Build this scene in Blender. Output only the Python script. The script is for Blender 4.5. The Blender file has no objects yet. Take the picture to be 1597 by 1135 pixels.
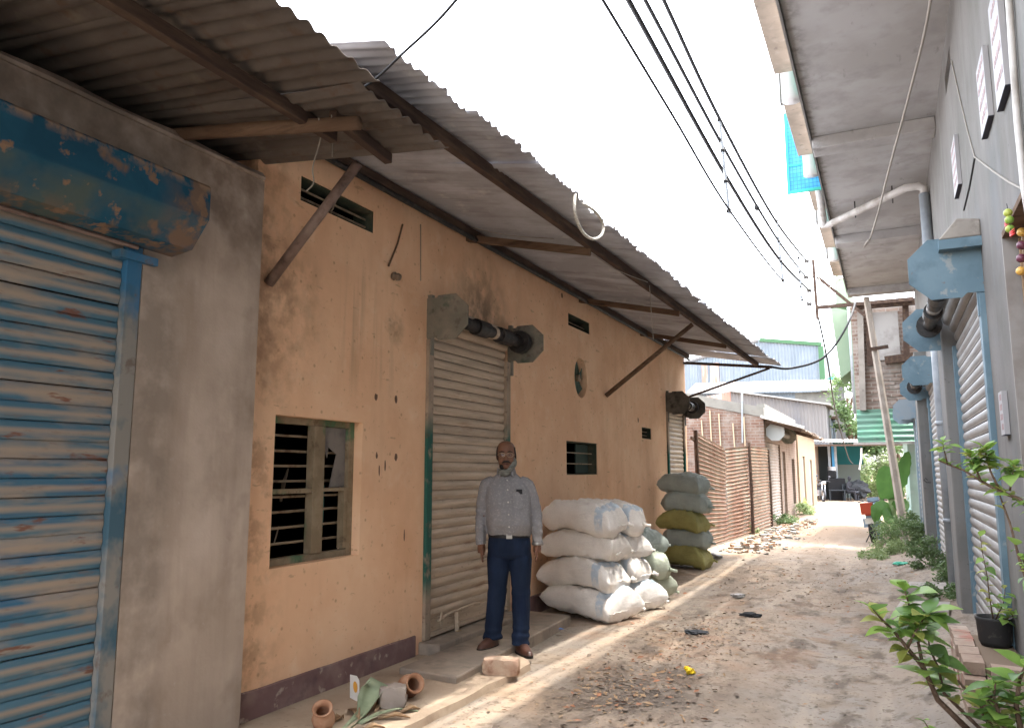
import bpy, bmesh, math, random
from mathutils import Vector, Matrix, noise
random.seed(11)
S = bpy.context.scene
C = S.collection
V = Vector
rad = math.radians
# ------------------------------------------------------------------ camera
W0, H0, F0 = 1597.0, 1135.0, 1200.0
PIT = rad(7.946); YAW = rad(25.944); HC = 1.5
cd = bpy.data.cameras.new('camera'); cam = bpy.data.objects.new('camera', cd); C.objects.link(cam)
cam.location = (0, 0, HC); cam.rotation_euler = (math.pi/2 + PIT, 0, YAW)
cd.sensor_fit = 'HORIZONTAL'; cd.sensor_width = 36; cd.lens = 36*F0/W0
cd.clip_start = .05; cd.clip_end = 2000
S.camera = cam
# ------------------------------------------------------------------ sky, sun, exposure
SUN_EL = rad(76.1); SUN_AZ_X, SUN_AZ_Y = .89, .45          # the sun stands to the right and a little ahead
sun_dir = V((math.cos(SUN_EL)*SUN_AZ_X, math.cos(SUN_EL)*SUN_AZ_Y, math.sin(SUN_EL))).normalized()
wd = bpy.data.worlds.new('World'); S.world = wd; wd.use_nodes = True
nt = wd.node_tree
sky = nt.nodes.new('ShaderNodeTexSky'); sky.sky_type = 'NISHITA'; sky.sun_disc = False
sky.sun_elevation = SUN_EL; sky.sun_rotation = math.atan2(sun_dir.x, sun_dir.y)
sky.air_density = 1.0; sky.dust_density = 4.0; sky.ozone_density = 1.0
hs = nt.nodes.new('ShaderNodeHueSaturation'); hs.inputs['Saturation'].default_value = .32
nt.links.new(sky.outputs[0], hs.inputs['Color'])
bg = nt.nodes['Background']; bg.inputs['Strength'].default_value = .15
nt.links.new(hs.outputs[0], bg.inputs['Color'])
sd = bpy.data.lights.new('sun', 'SUN'); sd.energy = .6; sd.angle = rad(.9); sd.color = (1, .95, .87)
so = bpy.data.objects.new('sun', sd); C.objects.link(so); so.location = (0, 0, 30)
so.rotation_euler = sun_dir.to_track_quat('Z', 'Y').to_euler()
S.view_settings.view_transform = 'Standard'; S.view_settings.look = 'None'
S.view_settings.gamma = 1; S.view_settings.use_curve_mapping = False
S.view_settings.exposure = 3.78
S.cycles.max_bounces = 6; S.cycles.diffuse_bounces = 5; S.cycles.glossy_bounces = 2; S.cycles.transmission_bounces = 3
S.render.resolution_x = 1024; S.render.resolution_y = 727

# ------------------------------------------------------------------ pixel -> place helpers
_f = V((-math.sin(YAW)*math.cos(PIT), math.cos(YAW)*math.cos(PIT), math.sin(PIT)))
_r = V((math.cos(YAW), math.sin(YAW), 0)); _u = _r.cross(_f)
def on(x, y, ax, v):
    """where the ray through photo pixel (x,y) meets the plane axis=v (ax 0,1,2)"""
    d = _f + _r*((x-W0/2)/F0) - _u*((y-H0/2)/F0)
    o = V((0, 0, HC)); t = (v-o[ax])/d[ax]
    return o + d*t
def sstep(a, b, x):
    t = max(0, min(1, (x-a)/(b-a))); return t*t*(3-2*t)
def gz(x, y):
    """height of the ground"""
    h = .17*sstep(-.15, .55, x)*(1-sstep(19, 26, y))
    h += .014*noise.noise(V((x*.9, y*.9, 0))) + .008*noise.noise(V((x*3.1, y*3.1, 5)))
    for xc in (-1.95, -.65): h -= .022*math.exp(-((x-xc-.12*math.sin(y*.35))/.20)**2)
    h += .012*math.exp(-((x+1.3)/.25)**2)
    return h*(1-.85*(1-sstep(-2.7, -2.35, x)))

# ------------------------------------------------------------------ materials
def lin(c):
    return tuple(((v/12.92) if v <= .04045 else ((v+.055)/1.055)**2.4) for v in c)
MATS = {}
def mat(name, base, rough=.85, spec=.25, metal=0, layers=(), bump=(), trans=0, alpha=1, sss=0, local=False):
    m = bpy.data.materials.new(name); m.use_nodes = True; MATS[name] = m
    n = m.node_tree.nodes; L = m.node_tree.links
    b = n['Principled BSDF']
    b.inputs['Roughness'].default_value = rough; b.inputs['Metallic'].default_value = metal
    b.inputs['Specular IOR Level'].default_value = spec
    b.inputs['Transmission Weight'].default_value = trans; b.inputs['Alpha'].default_value = alpha
    if local:
        pos = n.new('ShaderNodeTexCoord').outputs['Object']
    else:
        pos = n.new('ShaderNodeNewGeometry').outputs['Position']
    def mapped(stretch, off):
        mp = n.new('ShaderNodeMapping'); mp.inputs['Scale'].default_value = stretch
        mp.inputs['Location'].default_value = off
        L.new(pos, mp.inputs['Vector']); return mp.outputs[0]
    def rng(src, lo, hi, a=0., c=1.):
        r = n.new('ShaderNodeMapRange'); r.inputs[1].default_value = lo; r.inputs[2].default_value = hi
        r.inputs[3].default_value = a; r.inputs[4].default_value = c
        L.new(src, r.inputs[0]); return r.outputs[0]
    def mul(a, bb):
        k = n.new('ShaderNodeMath'); k.operation = 'MULTIPLY'; L.new(a, k.inputs[0])
        if isinstance(bb, (int, float)): k.inputs[1].default_value = bb
        else: L.new(bb, k.inputs[1])
        return k.outputs[0]
    sep = n.new('ShaderNodeSeparateXYZ'); L.new(pos, sep.inputs[0])
    col = None
    for i, l in enumerate(layers):
        fac = None
        k = l.get('kind', 'noise'); st = l.get('st', (1, 1, 1)); off = l.get('off', (i*3.7, i*1.9, i*5.3))
        if k == 'noise':
            t = n.new('ShaderNodeTexNoise'); t.inputs['Scale'].default_value = l.get('s', 3)
            t.inputs['Detail'].default_value = l.get('d', 4); t.inputs['Roughness'].default_value = l.get('r', .6)
            L.new(mapped(st, off), t.inputs['Vector']); fac = rng(t.outputs['Fac'], l.get('lo', .4), l.get('hi', .65))
        elif k == 'spots':
            t = n.new('ShaderNodeTexVoronoi'); t.inputs['Scale'].default_value = l.get('s', 10)
            L.new(mapped(st, off), t.inputs['Vector']); fac = rng(t.outputs['Distance'], l.get('lo', .2), l.get('hi', .1))
        elif k == 'cells':
            t = n.new('ShaderNodeTexVoronoi'); t.inputs['Scale'].default_value = l.get('s', 10)
            L.new(mapped(st, off), t.inputs['Vector'])
            sp = n.new('ShaderNodeSeparateColor'); L.new(t.outputs['Color'], sp.inputs[0])
            fac = rng(sp.outputs[0], l.get('lo', 0), l.get('hi', 1))
        elif k == 'fract':                                   # repeats along an axis
            q = n.new('ShaderNodeMath'); q.operation = 'SUBTRACT'; L.new(sep.outputs[l['ax']], q.inputs[0]); q.inputs[1].default_value = l['o']
            q2 = n.new('ShaderNodeMath'); q2.operation = 'DIVIDE'; L.new(q.outputs[0], q2.inputs[0]); q2.inputs[1].default_value = l['p']
            q3 = n.new('ShaderNodeMath'); q3.operation = 'FRACT'; L.new(q2.outputs[0], q3.inputs[0])
            fac = rng(q3.outputs[0], l.get('lo', 0), l.get('hi', 1))
        elif k == 'brick':
            t = n.new('ShaderNodeTexBrick'); t.inputs['Scale'].default_value = 1
            for q, v in (('Mortar Size', l.get('m', .012)), ('Brick Width', .25), ('Row Height', .085)): t.inputs[q].default_value = v
            cb = n.new('ShaderNodeCombineXYZ'); L.new(sep.outputs[l['u']], cb.inputs[0]); L.new(sep.outputs[2], cb.inputs[1])
            L.new(cb.outputs[0], t.inputs['Vector']); fac = rng(t.outputs['Fac'], 0, 1)
        elif k == 'flat':
            v = n.new('ShaderNodeValue'); v.outputs[0].default_value = 1; fac = v.outputs[0]
        for (ax, a, c) in l.get('mask', ()):                 # limits a layer to a band of positions
            fac = mul(fac, rng(sep.outputs[ax], a, c))
        if 'ball' in l:                                      # limits a layer to a blotch round a point
            cx, cy, cz, r0, r1 = l['ball']
            dn = n.new('ShaderNodeVectorMath'); dn.operation = 'DISTANCE'
            L.new(pos, dn.inputs[0]); dn.inputs[1].default_value = (cx, cy, cz)
            fac = mul(fac, rng(dn.outputs['Value'], r1, r0))
        fac = mul(fac, l.get('amt', 1.))
        mx = n.new('ShaderNodeMix'); mx.data_type = 'RGBA'
        if col is None: mx.inputs[6].default_value = (*base, 1)
        else: L.new(col, mx.inputs[6])
        mx.inputs[7].default_value = (*l['c'], 1); L.new(fac, mx.inputs[0]); col = mx.outputs[2]
    if col is None: b.inputs['Base Color'].default_value = (*base, 1)
    else: L.new(col, b.inputs['Base Color'])
    prev = None
    for (s, strength, dist, st) in bump:
        t = n.new('ShaderNodeTexNoise'); t.inputs['Scale'].default_value = s; t.inputs['Detail'].default_value = 3
        L.new(mapped(st, (1.3, 2.2, 3.1)), t.inputs['Vector'])
        bp = n.new('ShaderNodeBump'); bp.inputs['Strength'].default_value = strength; bp.inputs['Distance'].default_value = dist
        L.new(t.outputs['Fac'], bp.inputs['Height'])
        if prev: L.new(prev, bp.inputs['Normal'])
        prev = bp.outputs[0]
    if prev: L.new(prev, b.inputs['Normal'])
    return m
U = (1, 1, 1)
VERT = (1, 1, .12)
SHP_L, SHP_D = .086, .081       # slat pitches
# --- walls
ORANGE = mat('orange_limewash', (0.784, 0.500, 0.315), .95, .1, layers=[
    dict(c=(0.850, 0.592, 0.390), s=1.1, lo=.42, hi=.62, amt=.8),
    dict(c=(0.679, 0.396, 0.234), s=1.7, lo=.48, hi=.72, amt=.6),
    dict(c=(0.575, 0.346, 0.211), s=2.2, st=(1, 2.0, .3), lo=.54, hi=.82, amt=.4),
    dict(c=(0.850, 0.650, 0.464), s=6, lo=.56, hi=.75, amt=.4),
    dict(c=(0.340, 0.189, 0.107), kind='spots', s=8, lo=.12, hi=.06, amt=.5),
    dict(c=(0.432, 0.254, 0.150), s=18, lo=.62, hi=.70, amt=.5),
    dict(c=(0.393, 0.248, 0.156), s=7, st=(1, .5, 2), lo=.66, hi=.70, amt=.5),
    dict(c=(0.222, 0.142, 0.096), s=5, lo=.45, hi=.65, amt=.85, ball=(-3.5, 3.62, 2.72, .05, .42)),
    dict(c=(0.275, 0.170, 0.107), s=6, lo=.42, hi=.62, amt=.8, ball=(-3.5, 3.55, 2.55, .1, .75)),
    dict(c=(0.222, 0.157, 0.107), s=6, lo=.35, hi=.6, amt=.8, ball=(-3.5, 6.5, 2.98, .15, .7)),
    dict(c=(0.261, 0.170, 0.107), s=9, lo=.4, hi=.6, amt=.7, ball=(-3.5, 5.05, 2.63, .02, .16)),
    dict(c=(0.432, 0.280, 0.180), s=1.2, st=(1, 9, .5), lo=.5, hi=.66, amt=.45, mask=((1, 4.2, 4.5), (1, 5.2, 4.9), (2, 2.0, 2.3), (2, 3.2, 2.9))),
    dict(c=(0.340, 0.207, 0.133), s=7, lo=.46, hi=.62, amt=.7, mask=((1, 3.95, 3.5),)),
], bump=[(1.6, .35, .05, U), (9, .15, .01, (1, .5, 2)), (45, .22, .004, U)])
SKIRT = mat('purple_skirting_paint', (0.204, 0.126, 0.120), .9, .15, layers=[
    dict(c=(0.312, 0.228, 0.204), s=4, lo=.45, hi=.7, amt=.8), dict(c=(0.108, 0.072, 0.078), s=6, lo=.55, hi=.75, amt=.8),
    dict(c=(0.432, 0.360, 0.300), s=10, lo=.6, hi=.68, amt=.9)], bump=[(18, .3, .008, U)])
PLASTER = mat('grey_cement_plaster', (0.424, 0.345, 0.280), .92, .15, layers=[
    dict(c=(0.548, 0.457, 0.382), s=1.6, lo=.42, hi=.64, amt=.9), dict(c=(0.274, 0.213, 0.165), s=2.6, lo=.52, hi=.74, amt=.75),
    dict(c=(0.206, 0.150, 0.108), s=3.5, st=VERT, lo=.5, hi=.8, amt=.6), dict(c=(0.465, 0.401, 0.342), s=22, lo=.62, hi=.72, amt=.5),
    dict(c=(0.164, 0.119, 0.092), s=4, lo=.38, hi=.6, amt=.7, mask=((2, 2.5, 3.0),)),
    dict(c=(0.179, 0.150, 0.125), s=5, lo=.3, hi=.6, amt=.6, mask=((1, 2.95, 2.85),)),
], bump=[(3, .3, .03, U), (60, .3, .004, U)])
HOODBLUE = mat('worn_blue_paint_on_cement', (0.017, 0.069, 0.115), .95, .08, layers=[
    dict(c=(0.023, 0.094, 0.152), s=3, lo=.4, hi=.65), dict(c=(0.081, 0.106, 0.095), s=2.2, lo=.42, hi=.62, amt=.9, mask=((2, 2.83, 2.79),)),
    dict(c=(0.026, 0.112, 0.163), s=1.3, lo=.55, hi=.66, amt=.8, mask=((2, 2.83, 2.79),)),
    dict(c=(0.191, 0.125, 0.087), s=3.5, lo=.56, hi=.62, amt=.9), dict(c=(0.236, 0.150, 0.098), s=9, lo=.60, hi=.66, amt=.95), dict(c=(0.279, 0.188, 0.130), s=11, lo=.42, hi=.55, amt=.9, mask=((2, 2.945, 2.985),)),
    dict(c=(0.177, 0.112, 0.076), s=3.2, lo=.45, hi=.62, amt=.9, mask=((1, 2.5, 2.75),)),
    dict(c=(0.147, 0.106, 0.076), s=12, lo=.5, hi=.6, amt=.7, mask=((2, 2.72, 2.66),)),
], bump=[(20, .3, .006, U)])
SLATBLUE = mat('blue_paint_worn_slats', (0.345, 0.265, 0.192), .55, .4, layers=[
    dict(c=(0.048, 0.140, 0.202), s=2.6, st=(1, .45, 6), lo=.26, hi=.46, amt=.95),
    dict(c=(0.025, 0.117, 0.213), s=3.5, st=(1, .3, 2.5), lo=.45, hi=.6, amt=.85, mask=((2, 1.95, 1.6), (2, .7, .95))),
    dict(c=(0.373, 0.282, 0.202), kind='fract', ax=2, o=.05, p=SHP_L, lo=.70, hi=.95, amt=.7),
    dict(c=(0.373, 0.282, 0.202), kind='fract', ax=2, o=.05, p=SHP_L, lo=.20, hi=.03, amt=.7),
    dict(c=(0.345, 0.270, 0.202), s=2.0, st=(1, .8, 3), lo=.5, hi=.66, amt=.8),
    dict(c=(0.166, 0.064, 0.036), s=3, st=(1, .9, 4), lo=.63, hi=.68, amt=.9),
    dict(c=(0.276, 0.117, 0.061), s=1.5, st=(1, 1.2, 6), lo=.68, hi=.75, amt=.7),
    dict(c=(0.179, 0.106, 0.071), s=14, st=(1, .5, 3), lo=.58, hi=.7, amt=.5),
], bump=[(30, .12, .003, (1, .3, 1))])
RAILBLUE = mat('blue_paint_rail', (.05, .11, .15), .6, .35, layers=[
    dict(c=(.26, .24, .21), s=4, st=(1, 1, .7), lo=.42, hi=.58, amt=.9), dict(c=(.025, .14, .28), s=2, lo=.55, hi=.65, amt=.8),
    dict(c=(.14, .10, .08), s=10, lo=.6, hi=.7, amt=.8)])
SLATGREY = mat('dusty_steel_slats', (0.539, 0.427, 0.316), .6, .35, metal=.15, layers=[
    dict(c=(0.376, 0.302, 0.228), s=3, st=(1, .5, 5), lo=.4, hi=.65, amt=.9), dict(c=(0.653, 0.528, 0.405), s=5, st=(1, .4, 6), lo=.52, hi=.72, amt=.8),
    dict(c=(0.310, 0.186, 0.117), s=4, st=(1, .5, 3), lo=.6, hi=.72, amt=.7), dict(c=(0.179, 0.139, 0.103), s=22, st=(1, .6, 2), lo=.62, hi=.72, amt=.6)],
    bump=[(25, .15, .003, U)])
GUIDE = mat('dusty_steel_guide', (0.360, 0.282, 0.210), .75, .25, layers=[
    dict(c=(0.264, 0.204, 0.156), s=5, lo=.42, hi=.62), dict(c=(0.010, 0.090, 0.070), s=5, st=(1, 1, .8), lo=.30, hi=.42, amt=.97, mask=((2, .42, .62), (2, 2.0, 1.8))),
    dict(c=(0.120, 0.084, 0.060), s=14, lo=.6, hi=.7, amt=.7)])
PLATE = mat('grey_green_end_plate', (.17, .165, .135), .7, .3, layers=[
    dict(c=(.24, .215, .175), s=4, lo=.42, hi=.62), dict(c=(.05, .09, .065), s=4, lo=.56, hi=.66, amt=.8),
    dict(c=(.09, .075, .06), s=12, lo=.55, hi=.68, amt=.7)])
PLATEDARK = mat('sooty_end_plate', (.085, .08, .07), .75, .25, layers=[dict(c=(.14, .13, .11), s=5, lo=.4, hi=.65), dict(c=(.03, .027, .024), s=9, lo=.5, hi=.66, amt=.8)])
BLACK = mat('black_grease', (.014, .013, .013), .55, .4, layers=[dict(c=(.06, .05, .045), s=14, lo=.5, hi=.7)])
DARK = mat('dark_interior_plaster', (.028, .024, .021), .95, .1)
# --- roofs and timber
TIN = mat('brown_weathered_tin', (0.119, 0.100, 0.087), .7, .3, metal=.1, layers=[
    dict(c=(0.160, 0.137, 0.120), s=2.2, lo=.42, hi=.62, amt=.8), dict(c=(0.066, 0.049, 0.040), s=3, st=(.5, 1.5, 1), lo=.48, hi=.7, amt=.8),
    dict(c=(0.196, 0.164, 0.129), s=6, lo=.58, hi=.72, amt=.6), dict(c=(0.102, 0.055, 0.033), s=9, lo=.56, hi=.7, amt=.6)], bump=[(40, .2, .003, U)])
TINLONG = mat('grey_brown_tin_long', (0.382, 0.383, 0.413), .65, .3, metal=.15, layers=[
    dict(c=(0.511, 0.528, 0.574), s=1.8, lo=.42, hi=.62, amt=.8), dict(c=(0.197, 0.176, 0.180), s=2.4, st=(.5, 2, 1), lo=.5, hi=.72, amt=.7),
    dict(c=(0.626, 0.626, 0.590), s=5, lo=.6, hi=.72, amt=.5)], bump=[(40, .2, .003, U)])
WOOD = mat('old_brown_timber', (.125, .078, .052), .9, .15, layers=[
    dict(c=(.18, .12, .082), s=4, st=(.4, 3, 3), lo=.42, hi=.64), dict(c=(.05, .032, .023), s=7, st=(.5, 3, 3), lo=.52, hi=.72, amt=.8)], bump=[(20, .4, .006, (.5, 3, 3))])
WOODDARK = mat('dark_purlin_timber', (0.066, 0.044, 0.035), .9, .15, layers=[dict(c=(0.120, 0.081, 0.058), s=5, st=(3, .5, 3), lo=.45, hi=.68)], bump=[(20, .4, .006, (3, .5, 3))])
PIPEBROWN = mat('rusty_brown_pipe', (.16, .105, .085), .6, .35, layers=[
    dict(c=(.22, .16, .135), s=6, lo=.42, hi=.62), dict(c=(.07, .045, .036), s=9, lo=.5, hi=.7)])
FRAMEGREEN = mat('faded_green_window_wood', (.215, .165, .105), .85, .2, layers=[
    dict(c=(.28, .225, .15), s=6, lo=.42, hi=.6), dict(c=(.06, .16, .085), s=5, st=(1, 1, .6), lo=.55, hi=.66, amt=.8), dict(c=(.12, .085, .055), s=14, lo=.58, hi=.7, amt=.7)], bump=[(30, .3, .004, U)])
GREENREVEAL = mat('dark_green_reveal', (.048, .062, .045), .9, .15, layers=[dict(c=(.10, .09, .06), s=6, lo=.45, hi=.65)])
IRON = mat('painted_iron_bar', (.30, .235, .16), .7, .3, layers=[dict(c=(.17, .11, .07), s=12, lo=.5, hi=.65)])
BROKENGLASS = mat('dusty_broken_glass', (.20, .18, .16), .5, .4, layers=[dict(c=(.115, .105, .10), s=5, lo=.45, hi=.62)])
CONC = mat('concrete', (.33, .30, .265), .9, .2, layers=[
    dict(c=(.25, .225, .20), s=2.5, lo=.45, hi=.65), dict(c=(.17, .15, .13), s=6, lo=.56, hi=.72, amt=.8), dict(c=(.40, .37, .33), s=9, lo=.58, hi=.7, amt=.6)], bump=[(12, .3, .01, U), (70, .25, .003, U)])
CONCDUST = mat('dusty_concrete_step', (0.270, 0.225, 0.185), .92, .15, layers=[
    dict(c=(0.370, 0.300, 0.235), s=2.5, lo=.42, hi=.6), dict(c=(0.170, 0.145, 0.125), s=7, lo=.52, hi=.7, amt=.7)], bump=[(15, .35, .01, U), (80, .25, .003, U)])
# --- ground
A1 = on(1010, 1078, 2, 0)
GROUND = mat('sandy_lane_earth', (0.283, 0.233, 0.183), .97, .08, layers=[
    dict(c=(0.265, 0.225, 0.187), s=.55, lo=.4, hi=.6, amt=.9),
    dict(c=(0.320, 0.230, 0.156), s=.9, lo=.45, hi=.62, amt=.8, mask=((0, -.6, -2.0),)),
    dict(c=(0.240, 0.217, 0.192), s=1.4, lo=.4, hi=.6, amt=.8, mask=((0, -1.6, -.4),)),
    dict(c=(0.201, 0.149, 0.105), s=2.2, lo=.52, hi=.68, amt=.7),
    dict(c=(0.212, 0.164, 0.125), s=2.4, st=(1, .13, 1), lo=.47, hi=.62, amt=.75, mask=((0, -2.4, -2.0),)), dict(c=(0.343, 0.286, 0.226), s=3.4, st=(1, .12, 1), lo=.54, hi=.66, amt=.6, mask=((0, -2.4, -2.0),)),
    dict(c=(0.336, 0.274, 0.210), s=3.2, lo=.55, hi=.7, amt=.6),
    dict(c=(0.143, 0.109, 0.082), s=9, lo=.58, hi=.68, amt=.75), dict(c=(0.111, 0.088, 0.070), s=4.5, st=(1, .45, 1), lo=.53, hi=.64, amt=.75, mask=((0, -2.5, -2.0), (1, 16, 13))),
    dict(c=(0.104, 0.081, 0.062), s=28, lo=.58, hi=.66, amt=.7),
    dict(c=(0.080, 0.065, 0.054), s=3.5, lo=.25, hi=.52, amt=.95, ball=(A1.x, A1.y, 0, .10, .95)),
    dict(c=(0.265, 0.149, 0.089), s=2.5, lo=.5, hi=.62, amt=.55, ball=(-1.9, 7.9, 0, .3, 2.6)),
    dict(c=(.165, .118, .085), s=.8, lo=.2, hi=.45, amt=.88, mask=((1, 14, 21),)),  # browner earth up the lane, colour darkened further to hold back strong light
], bump=[(2.5, .4, .05, U), (14, .5, .02, U), (70, .5, .006, U)])
PLINTH = mat('sandy_cement_apron', (.37, .285, .21), .96, .1, layers=[
    dict(c=(.44, .35, .26), s=1.8, lo=.42, hi=.6), dict(c=(.26, .195, .145), s=4, lo=.55, hi=.7, amt=.7), dict(c=(.2, .16, .13), s=20, lo=.62, hi=.7, amt=.6)], bump=[(6, .35, .02, U), (60, .4, .005, U)])

# ------------------------------------------------------------------ mesh builder
class MB:
    def __init__(s): s.v = []; s.f = []
    def quad(s, a, b, c, d):
        i = len(s.v); s.v += [V(a), V(b), V(c), V(d)]; s.f.append((i, i+1, i+2, i+3)); return s
    def poly(s, pts):
        i = len(s.v); s.v += [V(p) for p in pts]; s.f.append(tuple(range(i, i+len(pts)))); return s
    def box(s, x0, x1, y0, y1, z0, z1):
        i = len(s.v)
        s.v += [V(p) for p in ((x0,y0,z0),(x1,y0,z0),(x1,y1,z0),(x0,y1,z0),(x0,y0,z1),(x1,y0,z1),(x1,y1,z1),(x0,y1,z1))]
        s.f += [tuple(i+k for k in q) for q in ((0,3,2,1),(4,5,6,7),(0,1,5,4),(1,2,6,5),(2,3,7,6),(3,0,4,7))]
        return s
    def prism(s, pts, ext):
        """closed polygon pts extruded along ext"""
        i = len(s.v); n = len(pts); e = V(ext)
        s.v += [V(p) for p in pts] + [V(p)+e for p in pts]
        s.f.append(tuple(i+k for k in reversed(range(n)))); s.f.append(tuple(i+n+k for k in range(n)))
        for k in range(n):
            j = (k+1) % n; s.f.append((i+k, i+j, i+n+j, i+n+k))
        return s
    def tube(s, path, r, n=8, cap=True, squash=1):
        path = [V(p) for p in path]; rs = r if isinstance(r, (list, tuple)) else [r]*len(path)
        i0 = len(s.v); up = None
        for k, p in enumerate(path):
            t = (path[min(k+1, len(path)-1)] - path[max(k-1, 0)])
            t = t.normalized() if t.length > 1e-9 else V((0, 0, 1))
            if up is None:
                up = V((0, 0, 1)) if abs(t.z) < .9 else V((0, 1, 0))
            a = t.cross(up)
            a = a.normalized() if a.length > 1e-6 else t.orthogonal().normalized()
            b = a.cross(t).normalized(); up = b
            for j in range(n):
                w = 2*math.pi*j/n
                s.v.append(p + a*(math.cos(w)*rs[k]) + b*(math.sin(w)*rs[k]*squash))
        for k in range(len(path)-1):
            for j in range(n):
                q = (j+1) % n
                s.f.append((i0+k*n+j, i0+k*n+q, i0+(k+1)*n+q, i0+(k+1)*n+j))
        if cap:
            s.f.append(tuple(i0+j for j in reversed(range(n))))
            s.f.append(tuple(i0+(len(path)-1)*n+j for j in range(n)))
        return s
    def beam(s, a, b, w, h):
        """rectangular bar from a to b, w wide (sideways), h high"""
        a, b = V(a), V(b); t = (b-a).normalized()
        side = t.cross(V((0, 0, 1)))
        side = side.normalized() if side.length > 1e-4 else V((1, 0, 0))
        up = side.cross(t).normalized()
        q = [a+side*(sx*w/2)+up*(sz*h/2) for sx, sz in ((-1,-1),(1,-1),(1,1),(-1,1))]
        return s.prism(q, b-a)
    def rings(s, rings, closed=True, cap=True):
        i0 = len(s.v); n = len(rings[0])
        for r in rings: s.v += [V(p) for p in r]
        for k in range(len(rings)-1):
            for j in range(n if closed else n-1):
                q = (j+1) % n; s.f.append((i0+k*n+j, i0+k*n+q, i0+(k+1)*n+q, i0+(k+1)*n+j))
        if cap:
            s.f.append(tuple(i0+j for j in reversed(range(n)))); s.f.append(tuple(i0+(len(rings)-1)*n+j for j in range(n)))
        return s
    def lathe(s, prof, c=(0, 0, 0), n=20, ax=V((0, 0, 1))):
        c = V(c); ax = V(ax).normalized(); a = ax.orthogonal().normalized(); b = ax.cross(a)
        return s.rings([[c+ax*z+a*(math.cos(2*math.pi*j/n)*r)+b*(math.sin(2*math.pi*j/n)*r) for j in range(n)] for r, z in prof], cap=False)
    def mesh(s, name='m'):
        me = bpy.data.meshes.new(name); me.from_pydata([tuple(p) for p in s.v], [], s.f); me.update(); return me
    def build(s, name, m, parent=None, smooth=False, bevel=0, solid=0, jig=0, fixn=True):
        return link(name, s.mesh(name), m, parent, smooth, bevel, solid, fixn)
def link(name, me, m, parent=None, smooth=False, bevel=0, solid=0, fixn=False):
    if fixn:
        bm = bmesh.new(); bm.from_mesh(me); bmesh.ops.recalc_face_normals(bm, faces=bm.faces[:]); bm.to_mesh(me); bm.free()
    if m and not me.materials: me.materials.append(m)
    if smooth: me.polygons.foreach_set('use_smooth', [True]*len(me.polygons))
    o = bpy.data.objects.new(name, me); C.objects.link(o)
    if bevel:
        b = o.modifiers.new('bevel', 'BEVEL'); b.width = bevel; b.segments = 2; b.limit_method = 'ANGLE'
    if solid:
        q = o.modifiers.new('solid', 'SOLIDIFY'); q.thickness = solid
    if parent: setpar(o, parent)
    return o
def setpar(o, parent):
    o.parent = parent
    M = parent.matrix_basis.copy(); p = parent.parent
    pm = parent
    # parents here carry only a location (and child offsets cancel it)
    o.matrix_parent_inverse = world_of(pm).inverted()
def world_of(o):
    if o.parent: return world_of(o.parent) @ o.matrix_parent_inverse @ o.matrix_basis
    return o.matrix_basis.copy()
def tag(o, label=None, cat=None, group=None, kind=None):
    if label: o['label'] = label
    if cat: o['category'] = cat
    if group: o['group'] = group
    if kind: o['kind'] = kind
    return o
def thing(name, label, cat, loc=(0, 0, 0), group=None):
    o = bpy.data.objects.new(name, None); C.objects.link(o); o.location = loc; o.empty_display_size = .2
    return tag(o, label, cat, group)
def inst(src, name, loc, parent, rot=None, scale=None):
    """another object on the same mesh data"""
    o = bpy.data.objects.new(name, src); C.objects.link(o); o.location = loc
    if rot is not None: o.rotation_euler = rot
    if scale is not None: o.scale = scale
    if parent: setpar(o, parent)
    return o
def plate_wall(mb, axis, front, back, u0, u1, z0, z1, holes):
    """upright slab with rectangular holes (u0,u1,z0,z1); axis 0: plane of constant x with u = y, axis 1: constant y with u = x"""
    us = sorted({u0, u1, *[h[0] for h in holes], *[h[1] for h in holes]})
    zs = sorted({z0, z1, *[h[2] for h in holes], *[h[3] for h in holes]})
    us = [u for u in us if u0 <= u <= u1]; zs = [z for z in zs if z0 <= z <= z1]
    P = (lambda u, z, d: (d, u, z)) if axis == 0 else (lambda u, z, d: (u, d, z))
    def solid(i, j):
        if i < 0 or j < 0 or i >= len(us)-1 or j >= len(zs)-1: return False
        cu, cz = (us[i]+us[i+1])/2, (zs[j]+zs[j+1])/2
        return not any(h[0] < cu < h[1] and h[2] < cz < h[3] for h in holes)
    for i in range(len(us)-1):
        for j in range(len(zs)-1):
            if not solid(i, j): continue
            a, b, c, d = us[i], us[i+1], zs[j], zs[j+1]
            mb.quad(P(a,c,front), P(b,c,front), P(b,d,front), P(a,d,front))
            mb.quad(P(a,c,back), P(a,d,back), P(b,d,back), P(b,c,back))
            if not solid(i-1, j): mb.quad(P(a,c,front), P(a,d,front), P(a,d,back), P(a,c,back))
            if not solid(i+1, j): mb.quad(P(b,c,front), P(b,c,back), P(b,d,back), P(b,d,front))
            if not solid(i, j-1): mb.quad(P(a,c,front), P(a,c,back), P(b,c,back), P(b,c,front))
            if not solid(i, j+1): mb.quad(P(a,d,front), P(b,d,front), P(b,d,back), P(a,d,back))
    return mb
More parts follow.
